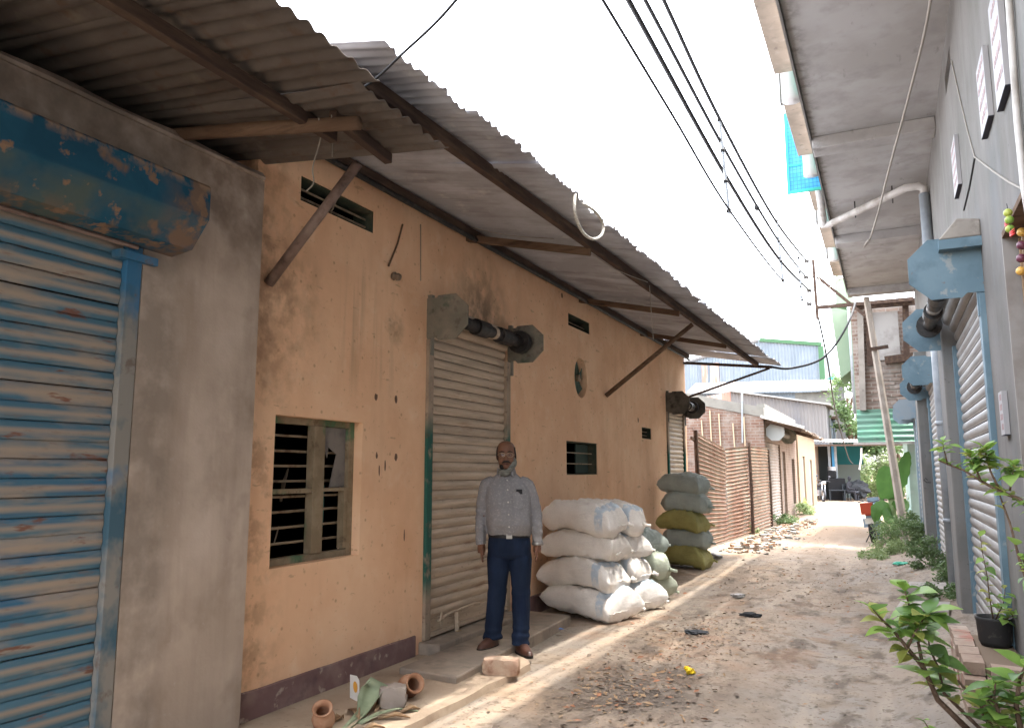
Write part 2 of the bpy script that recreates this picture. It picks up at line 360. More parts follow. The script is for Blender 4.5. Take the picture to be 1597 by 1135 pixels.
def corr_mesh(O, A, B, pitch, amp, nb=6, wob=0, seed=0, trim=None, res=6):
    """corrugated sheet: waves follow each other along A, ridges run along B"""
    O, A, B = V(O), V(A), V(B); N = A.cross(B).normalized()
    if N.z < 0: N = -N
    na = max(4, int(A.length/pitch*res))
    v = []; f = []
    for i in range(na+1):
        s = i/na
        for j in range(nb+1):
            t = j/nb
            h = amp*math.cos(2*math.pi*s*A.length/pitch)
            w = wob*noise.noise(V((s*3+seed*7.1, t*2, seed*1.3)))
            tt = t
            if trim and j == nb: tt = t + trim*noise.noise(V((s*9, seed, 3)))
            v.append(O + A*s + B*tt + N*(h+w))
    for i in range(na):
        for j in range(nb):
            k = i*(nb+1)+j; f.append((k, k+1, k+nb+2, k+nb+1))
    me = bpy.data.meshes.new('sheet'); me.from_pydata([tuple(p) for p in v], [], f); me.update()
    return me
def octagon(c, r, u, w, stretch=1):
    c, u, w = V(c), V(u), V(w)
    return [c + u*(math.cos(math.pi/8+k*math.pi/4)*r*stretch) + w*(math.sin(math.pi/8+k*math.pi/4)*r) for k in range(8)]
def slat_mesh(length, pitch, depth=.018, axis=(0, 1, 0), out=(1, 0, 0)):
    """one interlocking shutter slat: bulged face, rolled lip below"""
    a = V(axis); o = V(out); prof = []
    for k in range(9):
        t = k/8; z = .008 + t*(pitch-.012)
        prof.append((depth*math.sin(math.pi*min(1, t*1.02))**.7 if 0 < t < 1 else 0, z))
    prof = [(-.004, .002), (.004, .0)] + prof + [(-.006, pitch-.001)]
    mb = MB(); n = len(prof)
    i0 = 0
    for e in (0, length):
        mb.v += [a*e + o*x + V((0, 0, z)) for x, z in prof]
    for k in range(n-1): mb.f.append((k, k+1, n+k+1, n+k))
    me = mb.mesh('slat'); me.polygons.foreach_set('use_smooth', [True]*len(me.polygons)); return me
# ------------------------------------------------------------------ the ground
def make_ground():
    def axis(lo, hi, d0, d1, step):
        r = []; x = d0
        while x < d1: r.append(x); x += step
        r.append(d1); q = step; x = d1
        while x < hi: q *= 1.35; x += q; r.append(min(x, hi))
        q = step; x = d0; l = []
        while x > lo: q *= 1.35; x -= q; l.append(max(x, lo))
        return list(reversed(l)) + r
    xs = axis(-300, 300, -4.2, 1.6, .07); ys = axis(-60, 600, 2.5, 20, .1)
    v = [(x, y, gz(x, y) if -8 < x < 6 and -2 < y < 60 else gz(x, y)*.3) for x in xs for y in ys]
    ny = len(ys)
    f = [(i*ny+j, (i+1)*ny+j, (i+1)*ny+j+1, i*ny+j+1) for i in range(len(xs)-1) for j in range(ny-1)]
    me = bpy.data.meshes.new('ground'); me.from_pydata(v, [], f); me.update()
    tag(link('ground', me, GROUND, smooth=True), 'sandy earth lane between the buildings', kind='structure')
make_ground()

# ------------------------------------------------------------------ cement apron along the left wall
XW = -3.5                       # face of the orange wall
def apron():
    mb = MB(); top = .045; n = 60
    edge = []
    for k in range(n+1):
        y = 1.0 + k*(6.1-1.0)/n
        x = -2.57 - .05*(y-5)*-.6 + .03*noise.noise(V((y*2.1, 3, 0))) + .012*noise.noise(V((y*9, 1, 0)))
        x -= .5*sstep(5.55, 6.1, y)
        edge.append(V((x, y, top + .006*noise.noise(V((y*3, 0, 0))))))
    for k in range(n):
        a, b = edge[k], edge[k+1]
        mb.quad((XW-.05, a.y, top), a, b, (XW-.05, b.y, top))
        mb.quad(a, (a.x+.018, a.y, -.06), (b.x+.018, b.y, -.06), b)
    mb.quad((XW-.05, 6.1, top), edge[-1], (edge[-1].x, 6.16, -.06), (XW-.05, 6.16, -.06))
    tag(mb.build('pavement', PLINTH, smooth=False, fixn=False), 'raised sandy cement apron at the foot of the walls', kind='structure')
apron()

# ------------------------------------------------------------------ orange building
OB = thing('orange_warehouse', 'long orange limewashed warehouse with rolling shutters and tin eave', 'building', (XW, 9, 0))
OY0, OY1, OZ = 3.5, 14.93, 3.76
WIN = (3.75, 4.66, .90, 1.86); V1 = (3.90, 4.74, 3.33, 3.51); V2 = (8.80, 9.58, 3.31, 3.47)
V3 = (8.70, 9.80, 1.46, 1.87); V4 = (11.9, 12.45, 2.02, 2.2)
D1 = (5.53, 7.06, 0, 2.86); D2 = (13.42, 14.72, 0, 2.86); OV = (8.98, 9.46, 2.42, 2.96)
def orange_wall():
    mb = MB()
    plate_wall(mb, 0, XW, XW-.2, OY0, OY1, -.1, OZ, [WIN, V1, V2, V3, V4, D1, D2, OV])
    # the round ventilator: fill the rectangle round an ellipse
    cy, cz = (OV[0]+OV[1])/2, (OV[2]+OV[3])/2; ry, rz = (OV[1]-OV[0])/2-.012, (OV[3]-OV[2])/2-.012; n = 32
    def rect(w):
        c, s = math.cos(w), math.sin(w); k = min((OV[1]-cy)/abs(c) if abs(c) > 1e-6 else 9, (OV[3]-cz)/abs(s) if abs(s) > 1e-6 else 9)
        return cy+c*k, cz+s*k
    ang = sorted([2*math.pi*k/n for k in range(n)] + [math.atan2(sz*(OV[3]-cz), sy*(OV[1]-cy)) % (2*math.pi) for sy in (1, -1) for sz in (1, -1)])
    for k in range(len(ang)):
        a, b = ang[k], ang[(k+1) % len(ang)]
        ra, rb = rect(a), rect(b); ea = (cy+ry*math.cos(a), cz+rz*math.sin(a)); eb = (cy+ry*math.cos(b), cz+rz*math.sin(b))
        mb.quad((XW, *ra), (XW, *rb), (XW, *eb), (XW, *ea))
        mb.quad((XW, *ea), (XW, *eb), (XW-.2, *eb), (XW-.2, *ea))
    mb.build('wall', ORANGE, OB)
    # the other walls, floor and ceiling of the store (seen only as darkness through the openings)
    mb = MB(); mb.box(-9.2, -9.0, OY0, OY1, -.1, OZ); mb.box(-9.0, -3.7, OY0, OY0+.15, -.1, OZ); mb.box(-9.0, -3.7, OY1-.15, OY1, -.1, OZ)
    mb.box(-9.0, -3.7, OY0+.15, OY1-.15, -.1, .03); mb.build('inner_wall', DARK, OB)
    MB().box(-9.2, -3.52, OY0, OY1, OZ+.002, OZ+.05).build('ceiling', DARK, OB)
    for y0, y1 in ((OY0, D1[0]-.12), (D1[1]+.12, D2[0]-.1)):
        sk = MB(); n = int((y1-y0)/.12); top = []
        for k in range(n+1):
            y = y0+(y1-y0)*k/n; top.append((y, .205+.012*noise.noise(V((y*3.3, 0, 2)))-.004*(y-3.5)))
        for (a, za), (b, zb) in zip(top, top[1:]):
            sk.quad((XW+.014, a, -.02), (XW+.014, b, -.02), (XW+.014, b, zb), (XW+.014, a, za))
            sk.quad((XW+.014, a, za), (XW+.014, b, zb), (XW-.01, b, zb+.012), (XW-.01, a, za+.012))
        sk.quad((XW+.014, y1, -.02), (XW-.01, y1, -.02), (XW-.01, y1, .19), (XW+.014, y1, .19))
        sk.build('skirting', SKIRT, OB, fixn=False)
orange_wall()
def window_big():
    y0, y1, z0, z1 = WIN; x = XW-.075
    fr = MB(); w = .045
    fr.box(x-.06, x, y0, y0+.014, z0, z1); fr.box(x-.06, x+.002, y1-w-.02, y1, z0, z1)
    fr.box(x-.06, x+.001, y0+.014, y1-w-.02, z1-w, z1); fr.box(x-.06, x+.001, y0+.014, y1-w-.02, z0, z0+w)
    f = fr.build('window', FRAMEGREEN, OB, bevel=.004)
    ym = on(497, 760, 0, XW-.06).y
    MB().box(x-.055, x+.012, ym-.055, ym+.06, z0+w, z1-w).build('mullion', FRAMEGREEN, f, bevel=.005)
    zt = on(470, 765, 0, XW-.06).z
    MB().box(x-.05, x+.006, y0+.016, ym-.056, zt-.018, zt+.014).build('transom', FRAMEGREEN, f, bevel=.004)
    MB().box(x-.05, x+.006, ym+.061, y1-w-.022, zt-.012, zt+.014).build('transom', FRAMEGREEN, f, bevel=.004)
    MB().box(x-.05, x+.004, y1-w-.06, y1-w-.025, z0+w+.01, zt-.013).build('casement_stile', FRAMEGREEN, f)
    bar = MB().tube([(0, 0, 0), (0, y1-y0-.1, 0)], .009, 8).mesh('bar'); bar.materials.append(IRON)
    for k in range(8):
        z = z0+.13+k*(z1-z0-.21)/7.4
        inst(bar, 'bar', (x-.075, y0+.03, z), f, rot=(rad(random.uniform(-.5, .5)), 0, 0))
    # broken pane upper right: a jagged sheet
    a, b, t = ym+.062, y1-w-.024, z1-w-.002
    pts = [(a, t), (b, t), (b, zt+.016), (b-.17, zt+.016), (b-.14, zt+.12), (b-.10, zt+.25), (b-.19, zt+.30), (b-.20, zt+.22), (a+.02, zt+.31), (a, zt+.34)]
    MB().prism([(x-.03, p, q) for p, q in pts], (.004, 0, 0)).build('pane', BROKENGLASS, f)
    # odds and ends hanging inside
    pl = mat('pale_plastic_strip', (.24, .20, .15), .7)
    MB().tube([(x-.10, 4.02, 1.30), (x-.11, 4.05, 1.42), (x-.12, 4.10, 1.52)], [.012, .02, .008], 6, squash=.3).build('rag', pl, f)
    MB().tube([(x-.09, 3.78, 1.08), (x-.08, 3.87, 1.01), (x-.08, 3.95, 1.03), (x-.09, 4.0, 1.14)], .005, 6).build('rope', pl, f)
    MB().tube([(x-.12, 4.40, .95), (x-.11, 4.42, 1.1), (x-.10, 4.38, 1.2)], .007, 6).build('wire', pl, f)
    tl = mat('teal_cloth', (.04, .16, .15), .9)
    MB().prism([(x-.2, 4.44, 1.1), (x-.2, 4.56, 1.1), (x-.2, 4.56, 1.4), (x-.2, 4.46, 1.4)], (.02, 0, 0)).build('curtain', tl, f)
window_big()
def vent(hole, nbars, vertical=False, name='ventilator'):
    y0, y1, z0, z1 = hole
    mb = MB(); t = .012; xa, xb = XW-.2, XW-.012
    mb.box(xa, xb, y0+.001, y0+t, z0+.001, z1-.001); mb.box(xa, xb, y1-t, y1-.001, z0+.001, z1-.001)
    mb.box(xa, xb, y0+t, y1-t, z1-t, z1-.001); mb.box(xa, xb, y0+t, y1-t, z0+.001, z0+t)
    f = mb.build(name, GREENREVEAL, OB)
    for k in range(nbars):
        z = z0+(k+1)*(z1-z0)/(nbars+1)
        MB().tube([(XW-.08, y0+t, z), (XW-.08, y1-t, z)], .008, 6).build('bar', IRON, f)
    return f
f1 = vent(V1, 2); vent(V2, 1); vent(V3, 2); vent(V4, 2)
MB().tube([(XW-.07, 4.3, V1[2]+.03), (XW-.075, 4.36, V1[3]-.03)], .006, 6).build('brace_rod', IRON, f1)
# shutter blade inside the lower ventilator and the oval one
MB().box(XW-.15, XW-.13, 9.35, 9.78, V3[2]+.02, V3[3]-.02).build('flap', mat('green_grey_board', (.07, .10, .085), .9), OB)
cyo, czo = (OV[0]+OV[1])/2, (OV[2]+OV[3])/2
fan = MB(); 
for k in range(5):
    w = 2*math.pi*k/5+.4; c, s = math.cos(w), math.sin(w)
    fan.poly([(XW-.06, cyo, czo), (XW-.07, cyo+.19*math.cos(w-.35), czo+.22*math.sin(w-.35)), (XW-.045, cyo+.2*math.cos(w+.3), czo+.23*math.sin(w+.3))])
MB().prism([(XW-.10, cyo+.224*math.cos(2*math.pi*k/28), czo+.254*math.sin(2*math.pi*k/28)) for k in range(28)], (-.01, 0, 0)).build('round_shutter', mat('green_round_shutter', (.045, .075, .055), .8, layers=[dict(c=(.09, .12, .09), s=7, lo=.45, hi=.62)]), OB)
fo = fan.build('exhaust_fan', mat('green_fan_metal', (.06, .10, .075), .6), OB, solid=.004)
MB().lathe([(0.0, -.02), (.045, -.02), (.045, .03), (0.0, .035)], (XW-.05, cyo, czo), 12, ax=(1, 0, 0)).build('hub', IRON, fo)

def rolling_shutter(owner, ysill, y0, y1, z0, ztop, xface, out, pitch, slat_m, guide_m, plate_m, barrel=True, plate_r=.22, gw=.07, top_slats=4, name='rolling_shutter', sheet=None, plates=(1, 1), sdepth=.014):
    """curtain of slats between two guide rails, end plates and barrel above. out = +1 faces +x, -1 faces -x"""
    n = int((ztop-z0-.1)/pitch)
    me = slat_mesh(y1-y0-.03, pitch, depth=sdepth, out=(out, 0, 0)); me.materials.append(slat_m)
    xs = xface+out*.008
    bot = MB(); bot.box(min(xs-.006, xs+out*.02), max(xs+.006, xs+out*.02), y0+.016, y1-.016, z0, z0+.13)
    sh = bot.build(name, slat_m, owner, bevel=.003)                # the curtain's bottom plate carries the rest
    MB().box(min(xs+out*.021, xs+out*.045), max(xs+out*.021, xs+out*.045), y0+.016, y1-.016, z0-.004, z0+.03).build('bottom_bar', slat_m, sh, bevel=.003)
    for a, b in ((y0-gw, y0+.012), (y1-.012, y1+gw)):
        MB().box(min(xface, xface+out*.05), max(xface, xface+out*.05), a, b, ysill, ztop).build('guide_rail', guide_m, sh, bevel=.004)
    zz = z0+.13
    while zz < ztop-.02:
        o = inst(me, 'slat', (xs, y0+.015, zz), sh, rot=(random.uniform(-.0012, .0012), 0, 0)); zz += pitch
    zc = zz+.16; xc = xface+out*(plate_r*.95+.02)
    th = 0; x = xs; t = 0
    for k in range(top_slats):                             # the slats that lean out to the barrel
        t = rad(12+16*k)
        inst(me, 'slat', (x, y0+.015, zz), sh, rot=(0, out*t, 0))
        x += out*math.sin(t)*pitch; zz += math.cos(t)*pitch
    if barrel:
        b = MB().tube([(xc, y0-.03, zc), (xc, y1+.03, zc)], .055, 14).build('barrel', BLACK, sh, smooth=True)
        L_ = y1-y0
        for fr, w, r in ((.02, .05, .10), (.30, .22, .075), (.62, .26, .078), (.93, .08, .115)):
            MB().tube([(xc, y0+L_*fr, zc), (xc, y0+L_*fr+w, zc)], r, 16).build('spring_drum', BLACK, sh, smooth=False)
        MB().tube([(xc, y0+L_*.53, zc), (xc, y0+L_*.57, zc)], .06, 14).build('collar', slat_m, sh)
    for e, yy in ((0, y0-gw), (1, y1+gw-.012)):
        if not plates[e]: continue
        p = octagon((xc, yy, zc), plate_r, (1, 0, 0), (0, 0, 1), 1.05)
        q = MB().prism(p, (0, .012, 0))
        xa, xb = sorted((xface-.01*out, xc)); q.box(xa, xb, yy+.001, yy+.011, zc-plate_r*.80, zc+plate_r*.84)
        xa, xb = sorted((xface, xface+out*.06)); q.box(xa, xb, yy+.013, yy+.06, zc-plate_r*1.5, zc+plate_r*1.0)
        q.build('end_plate', plate_m, sh)
    return sh
sh1 = rolling_shutter(OB, .14, D1[0]+.06, D1[1]-.03, .16, 2.62, XW-.02, 1, SHP_D, SLATGREY, GUIDE, PLATE, plate_r=.21)
# sill block, latch and padlock of the near shutter
MB().box(XW-.15, XW+.20, D1[0]-.06, D1[1]+.02, -.02, .135).build('door_sill', CONCDUST, OB, bevel=.012)
hw = MB().tube([(XW+.03, 5.72, .26), (XW+.045, 5.85, .30), (XW+.045, 6.3, .32), (XW+.03, 6.45, .30)], .012, 8)
hw.box(XW+.03, XW+.06, 6.0, 6.03, .06, .3); hw.tube([(XW+.05, 5.74, .22), (XW+.06, 5.70, .27), (XW+.05, 5.74, .33), (XW+.04, 5.79, .27), (XW+.05, 5.74, .22)], .008, 6)
hw.build('latch', SLATGREY, sh1)
MB().box(XW+.04, XW+.075, 5.99, 6.045, .08, .14).build('padlock', mat('brass_padlock', (.30, .22, .10), .5, metal=.6), sh1, bevel=.006)
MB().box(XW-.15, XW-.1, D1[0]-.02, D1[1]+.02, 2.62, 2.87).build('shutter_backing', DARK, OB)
sh2 = rolling_shutter(OB, .03, D2[0]+.08, D2[1]-.08, .06, 2.55, XW-.02, 1, SHP_D, SLATGREY, GUIDE, PLATEDARK, plate_r=.22)
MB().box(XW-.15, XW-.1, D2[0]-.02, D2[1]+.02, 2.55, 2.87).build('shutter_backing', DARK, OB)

# eave roof of corrugated sheets, each sheet a piece
def roof_z(x): return 3.80 - (x-XW)*.187
def eave_x(y): return -2.01 + (y-2.8)*.0225
rf = MB().box(-9.4, -4.15, OY0, OY1+.03, 3.93, 3.95).build('roof', TINLONG, OB)
y = 2.82; k = 0; PIT2 = .076
while y < OY1+.05:
    w = PIT2*10.5; ye = min(y+w, OY1+.06)
    lift = .006*(k % 2) + .004*random.random()
    dx = random.uniform(-.06, .045)
    a = V((-4.3, y, roof_z(-4.3)+lift)); xe = eave_x((y+ye)/2)+dx
    b = V((xe, y, roof_z(xe)+lift+random.uniform(-.012, .008)))
    me = corr_mesh(a, V((eave_x(ye)-eave_x(y), ye-y+.07, 0)), b-a, PIT2, .009, nb=10, wob=.024, seed=k, trim=.02, res=8)
    link('sheet', me, TINLONG, rf, smooth=True, solid=.002)
    y = ye-.0; k += 1
# purlins and rafters below the sheets
def purl(x0, x1, dz, w, h, ya, yb, m, name='purlin'):
    MB().beam((x0, ya, roof_z(x0)-dz), (x1, yb, roof_z(x1)-dz), w, h).build(name, m, OB, bevel=.004)
purl(-2.36, -2.12, .062, .055, .085, 2.9, 14.9, WOODDARK)
purl(-3.42, -3.42, .060, .06, .07, 3.55, 14.9, WOODDARK)
MB().tube([(-3.40, 3.6, 3.665), (-3.39, 8, 3.67), (-3.40, 14.9, 3.66)], .022, 8).build('conduit', BLACK, OB)
for px, py, qx, qy in ((730, 368, 905, 372), (905, 465, 1052, 468), (1000, 520, 1140, 522)):
    a = on(px, py, 0, XW+.02); yb = a.y+.12
    x2 = eave_x(yb)-.36
    MB().beam((XW-.3, a.y, roof_z(XW-.3)-.085), (x2, yb, roof_z(x2)-.13), .06, .065).build('rafter', WOOD, OB, bevel=.005)
MB().beam((XW+.0, 14.86, 3.60), (-1.86, 14.86, 3.42), .05, .05).build('rafter', WOODDARK, OB)
# props from the wall to the purlin
def prop(p, q, r, m):
    MB().tube([p, (V(p)+V(q))/2, q], [r*1.05, r, r*.95], 12).build('prop', m, OB, smooth=True)
prop(on(419, 442, 0, XW+.01), V((-2.79, 3.6, 3.35)), .033, PIPEBROWN)
a = on(945, 617, 0, XW+.01); prop(a, V((-2.27, a.y+.06, roof_z(-2.27)-.11)), .032, WOOD)
prop(V((-3.45, 14.86, 2.92)), V((-1.9, 14.86, 3.40)), .022, WOODDARK)
# hooks, holes and stub on the wall
stub = MB().lathe([(0, 0), (.03, .0), (.036, .02), (.02, .03), (.032, .045), (.026, .07), (0, .075)], on(612, 430, 0, XW), 14, ax=(1, .2, -.3))
ins = stub.build('insulator', mat('dusty_porcelain', (.20, .15, .11), .5), OB, smooth=True)
MB().tube([on(606, 415, 0, XW+.01), on(620, 380, 0, XW+.008), on(628, 350, 0, XW+.008)], .008, 6).build('wire', WOOD, OB)
MB().tube([on(656, 350, 0, XW+.006), on(656, 438, 0, XW+.006)], .006, 6).build('conduit', GUIDE, OB)
pit = mat('wall_hole', (.17, .10, .068), .95)
for px, py, w, h in ((586, 619, 5, 6), (617, 622, 4, 7), (587, 710, 3, 5), (617, 713, 4, 6), (600, 726, 2, 9), (591, 733, 2, 9), (630, 835, 2, 9), (995, 655, 3, 4), (876, 461, 4, 4)):
    c = on(px, py, 0, XW); s_ = c.y/1200*1.15
    pts = [(XW+.003, c.y+math.cos(t)*w*s_*random.uniform(.8, 1.2), c.z+math.sin(t)*h*s_*random.uniform(.8, 1.2)) for t in [2*math.pi*k/9 for k in range(9)]]
    MB().poly(pts).build('chipped_hole', pit, OB)

# ------------------------------------------------------------------ grey shop on the left edge
GX = -3.42
GB = thing('grey_shop', 'grey cement shop with a blue rolling shutter at the left edge', 'building', (GX, 1.5, 0))
mb = MB(); plate_wall(mb, 0, GX, GX-.22, -2.5, 3.48, -.1, 3.30, [(-.6, 2.655, -.1, 2.70)])
mb.box(-9, GX-.22, 3.28, 3.48, -.1, 3.30); mb.box(-9, -8.8, -2.5, 3.28, -.1, 3.3); mb.box(-8.8, GX-.22, -2.5, -2.3, -.1, 3.3)
mb.build('wall', PLASTER, GB, bevel=.02)
# crumbled parapet lumps on the corner and the top ledge
lp = MB(); rows = []
for k in range(61):
    yy = -.9+k*4.37/60; j1, j2 = .012*noise.noise(V((yy*4, 1, 0))), .014*noise.noise(V((yy*3, 7, 0)))
    rows.append([V((GX-.20, yy, 3.301)), V((GX+.012+j1, yy, 3.301)), V((GX+.018+j1, yy, 3.318)), V((GX-.01+j1, yy, 3.352+j2)), V((GX-.2, yy, 3.352+j2))])
lp.rings(rows)
lp.build('coping', PLASTER, GB)
prof = [(GX-.005, 3.03), (GX+.25, 3.005), (GX+.265, 2.99), (GX+.265, 2.815), (GX+.15, 2.665), (GX-.005, 2.645)]
MB().prism([(x, -1.2, z) for x, z in prof], (0, 4.03, 0)).build('shutter_hood', HOODBLUE, GB, bevel=.004)
sh0 = rolling_shutter(GB, .0, -.5, 2.575, .05, 2.69, GX-.05, 1, SHP_L, SLATBLUE, RAILBLUE, PLATE, barrel=False, top_slats=0, gw=.075, plates=(0, 0), sdepth=.008)
MB().box(GX-.06, GX+.03, 2.50, 2.72, 2.565, 2.605).build('stop_angle', RAILBLUE, sh0)
MB().tube([(GX+.02, -.5, 2.635), (GX+.02, 2.6, 2.635)], .012, 6).build('rail_tube', PIPEBROWN, sh0)
MB().box(-8.8, GX-.2, -2.3, 3.28, 3.2, 3.25).build('ceiling', DARK, GB)
def groof_z(x): return 3.475 - (x-GX)*.115
gr = MB().box(-9.2, -4.0, -2.4, 3.5, 3.58, 3.6).build('roof', TIN, GB)
GPI = .104
yy = 3.56; k = 0
while yy > -1.4:
    w = GPI*7.5; y0 = yy-w
    sag = (.0, .03, .05, .055, .06, .06, .06, .06, .06)[min(k, 8)]; xo = (-2.16, -2.08, -2.05, -2.05, -2.05, -2.05)[min(k, 5)]
    a = V((-4.2, y0, groof_z(-4.2)+sag*.4)); b = V((xo, y0, groof_z(xo)+sag))
    me = corr_mesh(a, V((.0, w+.05, -.004*(k == 0))), b-a, GPI, .0105, nb=12, wob=.026, seed=40+k, trim=.010, res=9)
    link('sheet', me, TIN, gr, smooth=True, solid=.004)
    yy = y0; k += 1
def gpurl(x, dz, ya, yb, w, h, m=WOODDARK): MB().beam((x, ya, groof_z(x)-dz+.03), (x-.03, yb, groof_z(x)-dz+.0), w, h).build('purlin', m, GB, bevel=.006)
gpurl(-2.62, .055, -1, 3.2, .05, .07); gpurl(-2.50, .06, 3.0, 3.55, .05, .06)
a = on(285, 222, 0, GX); b = on(560, 192, 2, 3.27)
MB().tube([(GX-.2, a.y-.05, 3.36), (-3.0, (a.y+b.y)/2, 3.335), (b.x, b.y, 3.27)], [.035, .04, .037], 8).build('rafter', WOOD, GB, smooth=True)
MB().tube([(GX-.2, 1.35, 3.37), (-3.0, 1.4, 3.34), (-2.35, 1.45, 3.29)], [.035, .04, .037], 8).build('rafter', WOOD, GB, smooth=True)

# ------------------------------------------------------------------ right: grey two-storey building
RX = .66
LIME = mat('grey_limewash', (0.177, 0.167, 0.157), .92, .15, layers=[
    dict(c=(0.144, 0.138, 0.126), s=1.6, lo=.42, hi=.62), dict(c=(0.208, 0.202, 0.190), s=3, st=VERT, lo=.5, hi=.7, amt=.8),
    dict(c=(0.163, 0.181, 0.198), s=1.8, lo=.5, hi=.66, amt=.3, mask=((2, 3.9, 3.2),)),
    dict(c=(0.108, 0.104, 0.099), s=4, st=VERT, lo=.58, hi=.76, amt=.7), dict(c=(0.090, 0.084, 0.078), s=24, lo=.63, hi=.7, amt=.5)], bump=[(4, .25, .02, U), (60, .25, .004, U)])
SOFFIT = mat('bare_concrete_soffit', (0.334, 0.318, 0.302), .92, .15, layers=[
    dict(c=(0.389, 0.377, 0.365), s=1.3, lo=.42, hi=.62), dict(c=(0.269, 0.253, 0.240), s=2.4, lo=.5, hi=.68, amt=.8), dict(c=(0.120, 0.109, 0.100), s=5, st=(2, .6, 1), lo=.64, hi=.76, amt=.45),
    dict(c=(0.093, 0.085, 0.079), s=7, lo=.48, hi=.66, amt=.6, mask=((0, -.40, -.52),))], bump=[(8, .25, .01, U), (60, .2, .003, U)])
STEELBLUE = mat('steel_blue_paint', (0.110, 0.178, 0.221), .6, .35, layers=[
    dict(c=(0.143, 0.216, 0.259), s=3, lo=.42, hi=.62), dict(c=(0.267, 0.288, 0.282), s=9, lo=.61, hi=.67, amt=.8), dict(c=(0.163, 0.096, 0.066), s=13, lo=.66, hi=.72, amt=.7), dict(c=(0.071, 0.120, 0.156), s=5, lo=.55, hi=.7, amt=.6)])
PALEBLUE = mat('pale_blue_plate', (0.259, 0.307, 0.341), .6, .35, layers=[dict(c=(0.211, 0.298, 0.365), s=5, lo=.5, hi=.65)])
SLATPALE = mat('pale_grey_slats', (0.288, 0.278, 0.266), .55, .35, metal=.1, layers=[
    dict(c=(0.216, 0.205, 0.194), s=3, st=(1, .5, 5), lo=.42, hi=.64), dict(c=(0.338, 0.324, 0.318), s=6, st=(1, .4, 5), lo=.56, hi=.72, amt=.7), dict(c=(0.115, 0.104, 0.094), s=16, lo=.63, hi=.72, amt=.6)])
PVC = mat('grey_pvc_pipe', (0.300, 0.324, 0.348), .45, .4, layers=[dict(c=(0.227, 0.247, 0.267), s=4, lo=.45, hi=.65)])
PVCW = mat('dusty_white_pvc', (.50, .475, .45), .5, .4, layers=[dict(c=(.33, .30, .27), s=5, lo=.45, hi=.65)])
RB = thing('grey_house', 'grey house on the right with overhanging slab and terrace parapet', 'building', (RX, 8, 0))
mb = MB(); plate_wall(mb, 0, RX, RX+.2, -4, 17.3, -.1, 5.24, [(3.2, 5.09, -.1, 2.85), (6.1, 8.66, -.1, 3.05), (11.9, 14.4, -.1, 3.05), (15.6, 17.1, -.1, 2.95),
    (7.0, 7.6, 4.86, 5.02), (10.5, 11.1, 4.86, 5.02), (13.9, 14.5, 4.86, 5.02)])
mb.build('wall', LIME, RB)
mb = MB(); mb.box(RX+.2, 6, 17.1, 17.3, -.1, 5.24); mb.box(RX+.2, 6, -4, -3.8, -.1, 5.24); mb.box(5.8, 6, -3.8, 17.1, -.1, 5.24); mb.box(RX+.2, 5.8, -3.8, 17.1, .0, .1)
mb.build('inner_wall', DARK, RB)
for y0, y1, x0 in ((8.68, 9.35, .535), (14.5, 15.3, .475)):
    MB().box(x0, RX+.1, y0, y1, -.05, 3.6 if y0 < 10 else 3.5).build('pillar', LIME, RB, bevel=.012)
MB().box(-.57, 5.99, -4, 17.3, 5.242, 5.40).build('balcony_slab', SOFFIT, RB, bevel=.01)
MB().box(-.592, -.572, -4, 17.3, 5.20, 5.41).build('drip_edge', LIME, RB)
for y in (-.0, 4.6, 8.92, 13.0, 17.0):
    MB().box(-.568, RX-.002, y, y+.27, 5.10, 5.2415).build('slab_beam', SOFFIT, RB, bevel=.01)
PARAPET = mat('brown_cement_parapet', (.33, .275, .225), .92, .15, layers=[dict(c=(.26, .22, .18), s=3, lo=.45, hi=.65), dict(c=(.15, .125, .11), s=9, lo=.6, hi=.72, amt=.8), dict(c=(.40, .35, .30), s=7, lo=.56, hi=.7, amt=.6)], bump=[(40, .25, .004, U)])
spans = [(-3.2, -1.6), (-1.05, .6), (1.15, 2.85), (3.4, 5.15), (5.7, 7.93), (8.55, 10.25), (10.86, 12.6), (13.2, 14.9), (15.5, 17.2)]
for a, b in spans:
    p = MB().box(-.83, -.575, a, b, 5.57, 6.32).build('parapet_panel', PARAPET, RB, bevel=.01)
    MB().box(-.85, -.555, a-.03, a+.06, 5.54, 6.36).build('panel_rib', LIME, p)
    MB().box(-.86, -.55, a, b, 6.321, 6.38).build('coping', LIME, p)
WHITECOL = mat('white_column_paint', (.60, .59, .58), .8)
for (a, b), (c, d) in zip(spans, spans[1:]):
    y = (b+c)/2
    MB().tube([(-.70, y, 5.40), (-.70, y, 6.75)], .10, 16).build('column', WHITECOL, RB, smooth=True)
GREENPAINT = mat('sea_green_paint', (.05, .42, .34), .6)
for y in (-1.32, .88, 3.12, 5.42, 8.24, 10.55, 12.9, 15.2):
    MB().box(-.59, -.56, y-.33, y+.33, 5.41, 7.2).build('grille_shade_panel', GREENPAINT, RB); MB().box(-.855, -.80, y-.27, y+.24, 6.20, 6.375).build('shade_rail', LIME, RB)  # green panels heightened out of view and rails added to close shadow-edge gaps
